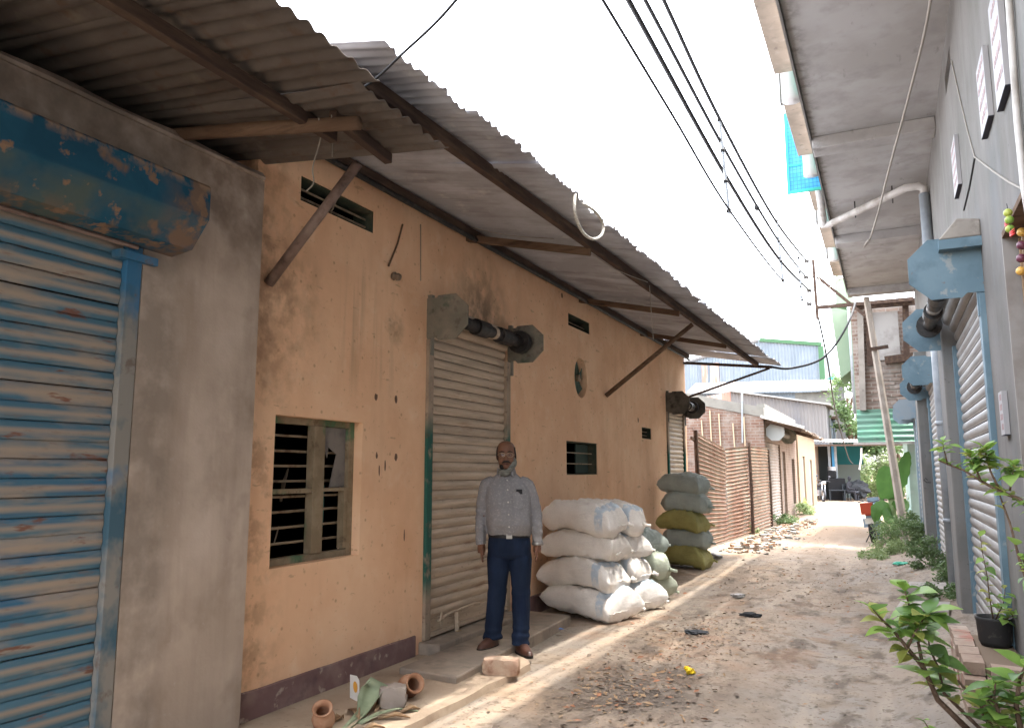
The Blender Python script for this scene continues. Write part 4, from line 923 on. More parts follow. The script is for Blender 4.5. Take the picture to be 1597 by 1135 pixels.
# green corrugated awning
g0, g1 = on(1336, 640, 1, Ym-.05), on(1422, 637, 1, Ym-.05); g2 = on(1335, 690, 1, Ym-.55)
me = corr_mesh(g0, V((0, -.55, g2.z-g0.z)), g1-g0+V((.3, 0, 0)), .155, .022, nb=3, wob=.02, res=8)
link('awning', me, mat('green_awning_sheet', (.075, .16, .115), .5, .4, layers=[dict(c=(.07, .21, .13), s=2.5, lo=.45, hi=.62), dict(c=(.15, .24, .18), s=5, lo=.6, hi=.72, amt=.6)]), MH, smooth=True, solid=.004)
MB().beam((g2.x-.05, Ym-.58, g2.z-.02), (g2.x+1.2, Ym-.58, g2.z-.02), .04, .05).build('awning_rail', PVCW, MH)

# leaning pole with steel arms, cables
UP = thing('leaning_pole', 'leaning weathered concrete pole in front of the green awning', 'pole', (.2, 17.6, 0))
a = on(1408, 812, 1, 17.2); b = on(1352, 470, 1, 17.2)
d_ = (b-a); a2 = a-d_*.13; 
MB().tube([a2, a, a.lerp(b, .5), b, b+d_*.02], [.085, .082, .07, .06, .06], 6).build('shaft', mat('weathered_pole', (.33, .29, .25), .9, layers=[dict(c=(.25, .215, .18), s=5, lo=.45, hi=.65)]), UP)
m_ = a.lerp(b, .77); MB().beam(m_+V((-.12, -.1, .0)), m_+V((.25, -.1, .04)), .04, .07).build('cross_bar', WOODDARK, UP)
BR = thing('cable_bracket', 'rusty steel bracket arm holding the overhead cables at the green house', 'bracket', (-1.2, 18, 5))
a, b = on(1268, 405, 1, 18), on(1275, 498, 1, 18)
MB().beam(b, a, .05, .06).build('upright', WOODDARK, BR)
p, q = on(1272, 480, 1, 18), on(1425, 466, 1, 18); MB().beam(p, q, .06, .08).build('arm', WOODDARK, BR)
p, q = on(1275, 432, 1, 18), on(1356, 498, 1, 18); MB().beam(p, q, .05, .06).build('stay', WOODDARK, BR)
IN = mat('porcelain_insulator', (.13, .12, .115), .4)
inss = []
for px, py in ((1258, 407), (1257, 432), (1262, 453), (1262, 474)):
    c = on(px, py, 1, 17.95); inss.append(c)
    MB().lathe([(0, -.05), (.04, -.05), (.055, -.02), (.03, 0), (.055, .02), (.04, .05), (0, .05)], c, 12, ax=(1, 0, 0)).build('insulator', IN, BR, smooth=True)
    MB().tube([c, (on(1270, py, 1, 18).x, 18, c.z)], .012, 6).build('pin', IN, BR)
def cable(name, pts, r, label, cat='cable', m=CABLE, n=7, group=None):
    """smooth curve through the points"""
    P = [V(p) for p in pts]; out = []
    for i in range(len(P)-1):
        p0, p1, p2, p3 = P[max(i-1, 0)], P[i], P[i+1], P[min(i+2, len(P)-1)]
        for k in range(10):
            t = k/10; out.append(.5*((2*p1)+(p2-p0)*t+(2*p0-5*p1+4*p2-p3)*t*t+(3*p1-p0-3*p2+p3)*t**3))
    out.append(P[-1])
    o = MB().tube(out, r, n).build(name, m, smooth=True)
    return tag(o, label, cat, group)
WPX = [((1035, 0), (1123, 187), (1210, 345), (1258, 407)), ((1006, 0), (1130, 233), (1213, 374), (1257, 432)), ((980, 0), (1134, 278), (1215, 404), (1262, 453)), ((940, 0), (1050, 182), (1137, 327), (1220, 437))]
wl = ['topmost thick black overhead cable of four crossing the white sky', 'second overhead cable from the top with a dark joint', 'third overhead cable from the top, thickest of the four', 'lowest thin overhead wire of four, nearest the tin eave']
wires = []
def wx(y): return -1.62+ (y/18.0)*.38
for k, pl in enumerate(WPX):
    pts = []
    for j, (px, py) in enumerate(pl):
        if j == 3 and k < 3: pts.append(inss[k]); continue
        # the cables run along the lane about 1.3 m left of the camera
        x = -1.50 + .08*j; pts.append(on(px, py, 0, x))
    if k == 3: pts.append(inss[3])
    dd = pts[0]-pts[1]; pts.insert(0, pts[0]+dd*1.0)
    wires.append(pts)
    cable('power_cable', pts, (.018, .017, .021, .011)[k], wl[k])
for (pa_, pb_), lab in ((((1122, 187), (1137, 333)), 'grey insulating spacer rod tying the four cables, larger near one'), (((1211, 345), (1221, 440)), 'grey insulating spacer rod tying the cables, middle one'), (((1245, 402), (1251, 470)), 'thin grey spacer rod on the cables, farthest one by the bracket')):
    a = on(*pa_, 0, wires[0][2].x if pa_[0] < 1200 else wires[0][3].x)
    b = on(*pb_, 1, a.y)
    sp = thing('cable_spacer', lab, 'cable spacer', a, 'spacer rods on the overhead cables')
    MB().tube([a, b], .016, 8).build('rod', PVC, sp)
    for t in (0, .33, .66, .97): MB().tube([a.lerp(b, t)+V((0, -.02, -.015)), a.lerp(b, t)+V((0, .02, .015))], .024, 8).build('clamp', CABLE, sp)
a = on(1162, 320, 0, wires[1][2].x); cj = tag(MB().lathe([(0, -.05), (.025, -.04), (.035, 0), (.025, .04), (0, .05)], on(1180, 324, 0, wires[1][3].x-.04), 10, ax=(.1, .9, -.2)).build('cable_joint', CABLE, smooth=True), 'small black taped joint on the second overhead cable', 'cable joint')
cable('service_cable', [(-1.88, 14.9, 3.43), on(1235, 574, 1, 15.4), on(1285, 557, 1, 16.2), on(1320, 510, 1, 17), on(1335, 468, 1, 17.8)], .022, 'thick black service cable sagging from the eave corner to the brick house')
cable('hanging_wire', [on(1275, 490, 1, 18), on(1290, 560, 1, 20), on(1303, 640, 1, 26), on(1322, 710, 1, 34), on(1330, 723, 1, 42)], .02, 'dark wire running down from the bracket to the far shed', m=CABLE)
cable('hanging_rope', [on(1458, -40, 2, 5.06), on(1440, 60, 2, 5.02), on(1412, 170, 2, 4.96), on(1385, 270, 2, 4.92), on(1370, 330, 2, 4.9), on(1357, 372, 2, 4.9), on(1353, 376, 2, 4.9), on(1338, 397, 1, 16.6), on(1318, 410, 1, 17.9)], .012, 'pale knotted wire slanting under the balcony slab to the bracket', m=CABLEGREY)
for k, pl in enumerate((((1275, 425), (1300, 412), (1330, 418), (1322, 440)), ((1275, 430), (1290, 450), (1318, 425), (1332, 405)), ((1285, 432), (1283, 460), (1300, 440), (1325, 432)))):
    cable('loose_wire', [on(*p, 1, 17.9+.05*k) for p in pl], .012, ['grey wire loop arching above the bracket', 'grey wire loop twisting up right of the bracket', 'grey wire loop hanging below the bracket arm'][k], m=CABLEGREY)
cable('service_wire', [(-2.62, 3.02, 3.40), on(572, 133, 1, 2.9), on(630, 82, 1, 2.8), on(690, 25, 1, 2.7), on(760, -60, 1, 2.5)], .0065, 'thin dark wire rising from the tin eave at the top into the sky')
cable('hanging_wire', [on(497, 185, 2, 3.3), on(500, 215, 0, -2.75), on(488, 260, 0, -2.8), on(489, 285, 0, -2.85), on(478, 298, 0, -2.9)], .004, 'thin wire dangling from the left tin eave over the ventilator', m=CABLEGREY)
cable('hanging_wire', [on(517, 180, 2, 3.3), on(519, 210, 0, -2.7), on(518, 245, 0, -2.7)], .003, 'short straight wire hanging beside the timber rafter end', m=CABLEGREY)
cable('hanging_wire', [on(735, 355, 0, -3.3), on(800, 368, 0, -2.9), on(890, 378, 0, -2.6), on(960, 420, 0, -2.3), on(1010, 440, 0, -2.2)], .004, 'slack wire looped below the rafters under the long eave', m=CABLEGREY)
cable('hanging_string', [on(1013, 445, 0, -2.2), on(1016, 490, 0, -2.2), on(1019, 530, 0, -2.2)], .004, 'thin string hanging straight down under the long eave', m=CABLEGREY)
ROPE = mat('white_plastic_rope', (.62, .60, .54), .8, layers=[dict(c=(.40, .38, .33), s=60, lo=.45, hi=.6)])
lx = eave_x(6.2)
rp = [on(897, 303, 0, lx), on(896, 325, 0, lx+.01), on(901, 347, 0, lx), on(912, 366, 0, lx), on(927, 373, 0, lx), on(939, 365, 0, lx), on(940, 348, 0, lx), on(928, 330, 0, lx+.01), on(910, 318, 0, lx+.02)]
cable('rope_loop', rp, .012, 'white rope loop hanging over the edge of the long tin eave', cat='rope', m=ROPE)

# ------------------------------------------------------------------ step slab before the near shutter
sl = MB(); pts = [on(667, 1046, 2, .09), on(712, 1056, 2, .09), on(872, 984, 2, .09), on(850, 972, 2, .09)]
top = [V((XW+.2, pts[0].y, .09)), V((pts[1].x, pts[1].y, .09)), V((-2.93, 7.35, .09)), V((XW+.01, 7.42, .09)), V((XW+.01, 7.09, .09)), V((XW+.2, 7.09, .09))]
sl.prism([V((p.x, p.y, -.02)) for p in top], (0, 0, .112))
tag(sl.build('step_slab', CONCDUST, bevel=.012), 'low dusty concrete step slab in front of the near shutter', 'step')

# ------------------------------------------------------------------ sacks
def weave(name, base, c2, stripe=None):
    ly = [dict(c=c2, s=4, lo=.42, hi=.64, amt=.8), dict(c=tuple(x*.72 for x in base), s=3, st=(1, 1, 3), lo=.55, hi=.72, amt=.55), dict(c=tuple(min(1, x*1.12) for x in base), s=90, st=(1, .2, 1), lo=.45, hi=.6, amt=.4)]
    if stripe: ly.append(dict(c=stripe, kind='noise', s=14, lo=.25, hi=.5, amt=.75, mask=((0, .25, .26), (0, .345, .335), (2, -.16, -.04))))
    return mat(name, base, .75, .25, layers=ly, bump=[(5, .6, .035, (1, .6, 1.6)), (13, .4, .012, (2, .7, 1)), (110, .2, .002, U)], local=True)
W1 = weave('white_woven_sack', (.80, .755, .70), (.70, .66, .61), (.36, .47, .58)); W2 = weave('white_woven_sack_plain', (.80, .75, .69), (.70, .65, .59))
GS1 = weave('grey_green_sack', (.33, .37, .34), (.26, .30, .28)); OL = weave('olive_sack', (.34, .32, .12), (.26, .245, .09)); GR = weave('pale_green_sack', (.45, .48, .38), (.37, .41, .32))
def sack_mesh(L_, Wd, H, seed, m, tie=False):
    n, k2 = 44, 28; v = []; f = []
    for sgn in (1, -1):
        for i in range(n+1):
            u = -1+2*i/n
            for j in range(k2+1):
                w = -1+2*j/k2
                x = L_/2*u*(1-.07*(1-w*w)*abs(u)**3); y = Wd/2*w*(1-.09*(1-u*u)*abs(w)**3)
                if tie: y *= 1-.55*sstep(.72, 1, abs(u))
                h = max(0, 1-abs(u)**(7 if u > 0 else 4.5))**.46*max(0, 1-abs(w)**5)**.46
                z = sgn*H/2*h*(1+.16*noise.noise(V((u*1.5+seed*1.7, w*1.5, sgn*2)))) + .035*noise.noise(V((u*1.1+seed*2.3, w*.9, 4)))*h
                # creases running in from the corners and the mouth
                z += sgn*.016*h*noise.noise(V((u*6+seed*3, w*4, sgn)))+sgn*.006*noise.noise(V((u*14+seed, w*9, sgn)))*h + .012*abs(u)**4*math.sin(w*17+seed)*h**.4
                z -= sgn*.020*h*(1-abs(noise.noise(V((u*2.6+seed*1.3, w*3.4+u, sgn*3+seed)))))**7 + sgn*.012*h*(1-abs(noise.noise(V((u*5+seed, w*2.2-u*1.5, sgn+seed*2)))))**9
                z += .03*(1 if seed % 2 else -1)*(u*u-.4)*.6 + .02*u*w*(1 if seed % 4 < 2 else -1)
                y += .02*noise.noise(V((u*2, seed, 1))) + .025*u*u*math.sin(seed*1.7)
                z += -(.16 if seed % 3 else .10)*max(0, u-.35)**1.5 - .05*max(0, -u-.5); x += .03*w*(1 if seed % 2 else -1)*abs(u)
                v.append((x, y, z))
    N = (n+1)*(k2+1)
    for s_ in (0, 1):
        for i in range(n):
            for j in range(k2):
                a = s_*N+i*(k2+1)+j; q = (a, a+1, a+k2+2, a+k2+1); f.append(q if s_ else q[::-1])
    me = bpy.data.meshes.new('sack'); me.from_pydata(v, [], f); me.update(); me.materials.append(m)
    bm = bmesh.new(); bm.from_mesh(me); bmesh.ops.remove_doubles(bm, verts=bm.verts[:], dist=.0012); bm.to_mesh(me); bm.free()
    me.polygons.foreach_set('use_smooth', [True]*len(me.polygons)); return me
def sack(x, y, z, rz, dims, m, label, seed, group, tilt=0, tie=False):
    r = thing('grain_sack', label, 'sack', (x, y, z), group)
    o = bpy.data.objects.new('body', sack_mesh(*dims, seed, m, tie)); C.objects.link(o)
    o.parent = r; o.location = (0, 0, dims[2]/2); r.rotation_euler = (0, tilt, rz)
    # stitched seam at the mouth end
    L_, Wd = dims[0], dims[1]
    sm = MB()
    pts = [V((L_/2*(1-.07*(1-w*w))-.006, Wd/2*w, dims[2]/2-.085+.006*math.sin(w*30))) for w in [-.95+1.9*k/14 for k in range(15)]]
    if tie: pts = [V((p.x, p.y*.45, p.z)) for p in pts]
    sm.tube(pts, .007, 5); s_ = sm.build('seam', m); s_.parent = r
    ear = MB().tube([V((L_/2-.03, Wd/2*(.93 if not tie else .1), dims[2]/2-.08)), V((L_/2+.01, Wd/2*(.96 if not tie else .1), dims[2]/2-.095)), V((L_/2+(.03 if not tie else .06), Wd/2*(.97 if not tie else .12), dims[2]/2-.10))], [.026, .015, .020], 7).build('knot', m, smooth=True); ear.parent = r
    return r
gW, gG = 'white sacks stacked against the orange wall', 'green sacks stacked by the far shutter'
A_ = (.84, .60, .31)
lv = [.0, .275, .55, .82]
sack(-2.90, 7.84, .035+lv[0], rad(-16), (.90, .60, .31), W1, 'bottom white sack of the front stack, blue stripe at its end', 1, gW)
sack(-2.99, 7.88, .035+lv[1], rad(-10), (.90, .60, .31), W1, 'second white sack from the ground in the front stack', 2, gW)
sack(-2.98, 7.92, .035+lv[2], rad(4), A_, W2, 'third white sack from the ground in the front stack', 3, gW)
sack(-2.98, 7.88, .035+lv[3], rad(-6), (.84, .60, .34), W1, 'top white sack of the front stack, nearest the man', 4, gW)
B_ = (.86, .58, .31)
sack(-2.82, 8.58, .02, rad(-24), B_, W1, 'bottom white sack of the second row, behind the front stack', 5, gW)
sack(-2.92, 8.56, .29, rad(-8), B_, W1, 'second white sack from the ground in the second row', 6, gW)
sack(-2.95, 8.53, .56, rad(-12), B_, W1, 'third white sack from the ground in the second row', 7, gW)
sack(-2.92, 8.55, .83, rad(-4), (.84, .60, .34), W1, 'top white sack of the second row with a wide blue stripe', 8, gW, tie=True)
sack(-2.86, 9.26, .02, rad(-20), (.84, .55, .31), GR, 'bottom pale green sack behind the white stacks', 9, gW)
sack(-2.82, 9.22, .29, rad(-6), (.88, .55, .30), GR, 'middle pale green sack with pointed end behind the white stacks', 10, gW, tie=True)
sack(-2.92, 9.24, .56, rad(-10), (.80, .55, .30), GS1, 'grey green sack on top of the pale green pair', 11, gW)
D_ = (.74, .60, .325); dl = [.02, .305, .585, .87, 1.15]
for k, (m, lab, r_) in enumerate(((OL, 'lowest olive sack of the far stack, on the ground', -8), (GS1, 'grey green sack between the two olive sacks of the far stack', 9), (OL, 'upper olive sack in the middle of the far stack', -14), (GS1, 'grey green sack second from the top of the far stack', 4), (GS1, 'topmost grey green sack of the far stack, below the far shutter', -12))):
    sack(-2.98+.03*math.sin(k*2.6), 12.45+.06*math.sin(k*2), dl[k], rad(r_), D_, m, lab, 20+k, gG, tie=(k in (1, 3)))

# ------------------------------------------------------------------ the man
def remeshed(mbs, voxel, smooth=3, disp=None):
    mb = MB()
    for q in mbs:
        o = len(mb.v); mb.v += q.v; mb.f += [tuple(i+o for i in f) for f in q.f]
    me = mb.mesh('tmp'); bm = bmesh.new(); bm.from_mesh(me); bmesh.ops.recalc_face_normals(bm, faces=bm.faces[:]); bm.to_mesh(me); bm.free()
    o = bpy.data.objects.new('tmp', me); C.objects.link(o)
    r = o.modifiers.new('r', 'REMESH'); r.mode = 'VOXEL'; r.voxel_size = voxel
    if smooth:
        s_ = o.modifiers.new('s', 'SMOOTH'); s_.iterations = smooth; s_.factor = .5
    dg = bpy.context.evaluated_depsgraph_get(); dg.update()
    out = bpy.data.meshes.new_from_object(o.evaluated_get(dg)); bpy.data.objects.remove(o)
    if disp:
        ns = [v.normal.copy() for v in out.vertices]
        for v, n_ in zip(out.vertices, ns): v.co += n_*disp(v.co, n_)
    out.update(); out.polygons.foreach_set('use_smooth', [True]*len(out.polygons)); return out
def ering(c, rx, ry, n=20, power=2.0, tx=0):
    out = []
    for k in range(n):
        w = 2*math.pi*k/n; c_, s_ = math.cos(w), math.sin(w)
        out.append(V((c[0]+rx*math.copysign(abs(c_)**(2/power), c_), c[1]+ry*math.copysign(abs(s_)**(2/power), s_), c[2]+tx*c_)))
    return out
def loft(spec, n=20, power=2.2): return MB().rings([ering((x, y, z), rx, ry, n, power) for (z, x, y, rx, ry) in spec])
def limb(pts, rs, n=14, squash=1):
    P = [V(p) for p in pts]; out = []; R = []
    for i in range(len(P)-1):
        for k in range(5):
            t = k/5; out.append(P[i].lerp(P[i+1], t)); tt = t*t*(3-2*t); R.append(rs[i]*(1-tt)+rs[i+1]*tt)
    return MB().tube(out+[P[-1]], R+[rs[-1]], n, squash=squash)
def ballm(c, r, sc=(1, 1, 1)):
    bm = bmesh.new(); bmesh.ops.create_uvsphere(bm, u_segments=16, v_segments=10, radius=r); q = MB()
    q.v = [V((v.co.x*sc[0]+c[0], v.co.y*sc[1]+c[1], v.co.z*sc[2]+c[2])) for v in bm.verts]; q.f = [tuple(v.index for v in f.verts) for f in bm.faces]; bm.free(); return q
SKIN = mat('brown_skin', (.16, .075, .045), .55, .35, layers=[dict(c=(.20, .098, .06), s=14, lo=.4, hi=.62, amt=.7), dict(c=(.115, .052, .033), s=9, lo=.55, hi=.7, amt=.6)], local=True)
HAIR = mat('black_grey_hair', (.012, .011, .011), .6, .3)
SHIRT = mat('grey_checked_shirt', (.25, .245, .255), .85, .2, layers=[
    dict(c=(.17, .165, .175), kind='fract', ax=0, o=0, p=.009, lo=.5, hi=.7, amt=.45), dict(c=(.165, .16, .17), kind='fract', ax=2, o=0, p=.009, lo=.5, hi=.7, amt=.45),
    dict(c=(.34, .33, .32), s=60, lo=.52, hi=.66, amt=.7), dict(c=(.20, .195, .20), s=5, lo=.5, hi=.68, amt=.5), dict(c=(.26, .23, .20), s=4, lo=.45, hi=.62, amt=.5, mask=((2, 1.12, .98),))], bump=[(28, .3, .004, (1, 1, .6))], local=True)
TROUS = mat('navy_trousers', (.009, .017, .038), .85, .2, layers=[dict(c=(.013, .024, .054), s=7, st=(1, 1, .4), lo=.45, hi=.65), dict(c=(.005, .011, .034), s=9, st=(1, 1, .4), lo=.55, hi=.7, amt=.7)], bump=[(16, .3, .006, (1, 1, .4))], local=True)
LEATHER = mat('brown_leather', (.085, .036, .024), .38, .5, layers=[dict(c=(.05, .022, .015), s=12, lo=.5, hi=.66)], local=True)
MX, MY = -2.90, 5.86
man = thing('person', 'man in grey checked shirt and navy trousers standing before the shutter', 'person', (MX, MY, .05))
def mpart(name, me_or_mb, m, smooth=True, parent=None, voxel=None):
    me = me_or_mb.mesh(name) if isinstance(me_or_mb, MB) else me_or_mb
    if isinstance(me_or_mb, MB):
        bm = bmesh.new(); bm.from_mesh(me); bmesh.ops.recalc_face_normals(bm, faces=bm.faces[:]); bm.to_mesh(me); bm.free()
    if not me.materials: me.materials.append(m)
    if smooth: me.polygons.foreach_set('use_smooth', [True]*len(me.polygons))
    o = bpy.data.objects.new(name, me); C.objects.link(o); o.parent = parent or man; return o
# local frame: +x to the viewer's right, -y towards the viewer
HX = .005
head = loft([(1.475, HX, .0, .030, .035), (1.492, HX, -.028, .046, .050), (1.515, HX, -.022, .060, .072), (1.545, HX, -.014, .069, .086), (1.58, HX, -.006, .074, .094), (1.615, HX, -.0, .076, .098), (1.65, HX, .004, .077, .098), (1.685, HX, .008, .073, .092), (1.71, HX, .010, .060, .076), (1.726, HX, .012, .038, .048), (1.732, HX, .012, .012, .015)], 24, 2.15)
nose = [ballm((HX, -.103, 1.572), .017, (1, .9, .75)), limb([(HX, -.088, 1.625), (HX, -.105, 1.575)], [.009, .014], 8), ballm((HX-.014, -.097, 1.568), .009), ballm((HX+.014, -.097, 1.568), .009)]
ears = [ballm((HX-.079, .012, 1.60), .026, (.35, .75, 1.2)), ballm((HX+.079, .012, 1.60), .026, (.35, .75, 1.2))]
cheek = [ballm((HX-.038, -.068, 1.565), .026, (1, .7, .9)), ballm((HX+.038, -.068, 1.565), .026, (1, .7, .9)), ballm((HX, -.088, 1.543), .022, (1.3, .6, .5)), ballm((HX, -.085, 1.508), .024, (1.2, .7, .6)), ballm((HX, -.083, 1.632), .03, (1.7, .5, .35))]
neck = [limb([(HX*.5, .012, 1.38), (HX, .006, 1.50)], [.062, .056], 16)]
trunk = [loft([(.80, 0, 0, .15, .10), (.95, 0, 0, .15, .105), (1.15, 0, -.01, .155, .11), (1.32, 0, 0, .16, .095), (1.40, 0, .01, .12, .075), (1.44, 0, .01, .05, .045)], 20)]
def hand(s):
    wx_ = s*.235; w0 = V((wx_, -.03, .885)); out = [limb([(s*.165, .005, 1.36), (s*.222, .025, 1.12), w0], [.05, .042, .027], 12)]
    out.append(limb([w0+V((0, 0, .01)), w0+V((-s*.002, -.008, -.045)), w0+V((-s*.004, -.012, -.085))], [.026, .034, .032], 10, squash=1))
    for k, (dy, ln) in enumerate(((-.034, .066), (-.014, .074), (.006, .070), (.024, .055))):
        b = w0+V((-s*.004, dy-.010, -.085)); out.append(limb([b+V((0, 0, .02)), b+V((-s*.002, -.004, -ln*.5)), b+V((-s*.014, -.012, -ln))], [.0105, .0095, .0075], 8))
    b = w0+V((-s*.004, -.032, -.035)); out.append(limb([b, b+V((-s*.012, -.022, -.035)), b+V((-s*.02, -.026, -.068))], [.013, .0115, .009], 8))
    return out
legs = []
FL = ((-.115, -.01, .035), (.115, .05*-1, -.005))
for s, (fx, fy_, fz) in zip((-1, 1), FL): legs.append(limb([(s*.085, 0, .84), (s*.10, -.01, .48), (fx, fy_+.03, .08+fz), (fx, fy_+.03, .06+fz)], [.085, .052, .038, .04], 12))
body = remeshed([head]+nose+ears+cheek+neck+trunk+hand(-1)+hand(1)+legs, .0052, 2)
mpart('body', body, SKIN)
# shirt
tor = loft([(.935, .0, -.004, .176, .134), (.97, 0, -.014, .184, .148), (1.03, 0, -.024, .189, .160), (1.10, 0, -.022, .190, .158), (1.18, 0, -.012, .190, .146), (1.26, 0, -.004, .192, .132), (1.33, 0, .002, .186, .116), (1.385, 0, .008, .158, .096), (1.425, 0, .012, .112, .078), (1.45, 0, .012, .085, .07), (1.468, 0, .012, .070, .066)], 28, 2.5)
slv = []
for s in (-1, 1):
    slv.append(limb([(s*.110, .008, 1.385), (s*.168, .010, 1.358), (s*.203, .02, 1.24), (s*.226, .03, 1.11), (s*.236, .0, .99), (s*.236, -.03, .885), (s*.236, -.03, .868)], [.056, .063, .058, .054, .048, .043, .042], 16))
def wr(co, n):
    z = co.z; a = .006*noise.noise(V((co.x*9, co.y*9, z*5))) + .0035*noise.noise(V((co.x*22, co.y*22, z*16)))
    if abs(co.x) > .2: a += .005*math.sin(z*85+co.x*30+3*noise.noise(co*8))*(.6+.4*noise.noise(co*5))*sstep(1.35, 1.15, z)
    if z < 1.06 and abs(co.x) < .2: a += .004*math.sin(co.x*38+2.5*noise.noise(co*6))*sstep(1.12, 1.0, z)*sstep(.94, .97, z)
    return a
shirt = mpart('shirt', remeshed([tor]+slv, .0062, 4, wr), SHIRT)
# collar wings, placket, pockets, buttons, phone
for s in (-1, 1):
    c = MB(); c.prism([V((s*.012+HX, -.066, 1.462)), V((s*.052, -.052, 1.492)), V((s*.075, .0, 1.497)), V((s*.082, -.012, 1.458)), V((s*.060, -.082, 1.425))], (0, -.012, .004)); mpart('collar', c, SHIRT, smooth=False, parent=shirt)
def front_y(x, z):
    """front surface of the shirt (local y) at x,z"""
    best = 0
    spec = [(.935, -.004, .176, .134), (.97, -.014, .184, .148), (1.03, -.024, .189, .160), (1.10, -.022, .190, .158), (1.18, -.012, .190, .146), (1.26, -.004, .192, .132), (1.33, .002, .194, .118), (1.385, .008, .176, .098), (1.425, .012, .128, .078), (1.45, .012, .085, .07)]
    for a, b in zip(spec, spec[1:]):
        if a[0] <= z <= b[0]:
            t = (z-a[0])/(b[0]-a[0]); cy, rx, ry = [a[i]*(1-t)+b[i]*t for i in (1, 2, 3)]
            return cy-ry*max(0, 1-abs(x/rx)**2.5)**(1/2.5)
    return -.1
pk = MB(); rows = []
for z in [.95+k*.048 for k in range(11)]: rows.append([V((x, front_y(x, z)-.006, z)) for x in (-.016+.004, 0+.004, .016+.004)])
pk.rings(rows, closed=False, cap=False); mpart('placket', pk, SHIRT, parent=shirt)
BTN = mat('pale_button', (.55, .53, .50), .4)
for z in (1.02, 1.12, 1.22, 1.32, 1.40): mpart('button', ballm((.004, front_y(.004, z)-.009, z), .007, (1, .4, 1)), BTN, parent=shirt)
for s in (-1, 1):
    g_ = []; x0, x1 = s*.045, s*.145
    for z in (1.175, 1.20, 1.24, 1.285, 1.305): g_.append([V((x, front_y(x, z)-(.010 if z > 1.18 else .004)-.006*(abs(x) > .06 and abs(x) < .13), z-.012*(z < 1.18)*(1-abs(abs(x)-.095)/.05))) for x in [x0+(x1-x0)*t/5 for t in range(6)]])
    pb_ = MB().rings(g_, closed=False, cap=False); mpart('pocket', pb_, SHIRT, parent=shirt)
mpart('phone', MB().box(.075, .125, front_y(.1, 1.31)-.020, front_y(.1, 1.31)-.008, 1.285, 1.325), mat('black_phone', (.01, .01, .012), .3), smooth=False, parent=shirt)
# trousers
tr = [loft([(.955, 0, -.006, .166, .128), (.90, 0, -.004, .176, .132), (.84, 0, 0, .182, .130), (.78, 0, .002, .180, .118), (.75, 0, .002, .15, .09)], 24, 2.4)]
for s, (fx, fy_, fz) in zip((-1, 1), FL):
    tr.append(limb([(s*.082, 0, .85), (s*.092, .0, .74), (s*.100, -.006, .47), (fx, fy_+.024, .16+fz), (fx, fy_+.018, .065+fz)], [.092, .096, .079, .072, .079], 18))
def wt(co, n):
    z = co.z; a = .005*noise.noise(V((co.x*8, co.y*8, z*3))) + .003*noise.noise(V((co.x*20, co.y*20, z*9)))
    a += .006*math.sin(z*70+4*noise.noise(co*6))*(sstep(.25, .12, z)+.5*sstep(.42, .47, z)*sstep(.56, .5, z)); return a
trousers = mpart('trousers', remeshed(tr, .0065, 4, wt), TROUS)
bl = MB().rings([ering((0, -.006, z), .178, .140+.0, 28, 2.4) for z in (.925, .927, .957, .959)], cap=False)
mpart('belt', bl, mat('black_belt', (.012, .011, .012), .4)); mpart('buckle', MB().box(-.022, .026, -.153, -.145, .922, .962), mat('dull_steel_buckle', (.35, .34, .32), .35, metal=.8), smooth=False)
for s, (fx, fy_, fz) in zip((-1, 1), FL):
    an = rad(-32 if s < 0 else 24); ca, sa = math.cos(an), math.sin(an)
    def rot(q):
        for v in q.v:
            x, y = v.x, v.y; v.x, v.y = x*ca-y*sa+fx, x*sa+y*ca+fy_+.02; v.z += fz
        return q
    sh_ = loft([(.0, 0, -.07, .046, .135), (.02, 0, -.07, .047, .137), (.045, 0, -.062, .045, .125), (.07, 0, -.03, .042, .085), (.095, 0, .01, .040, .052), (.11, 0, .02, .038, .045)], 20, 2.3)
    mpart('shoe', remeshed([rot(sh_)], .006, 3), LEATHER); so_ = loft([(-.004, 0, -.07, .048, .139), (.016, 0, -.07, .049, .140)], 20, 2.3); mpart('sole', rot(so_), HAIR, smooth=False)
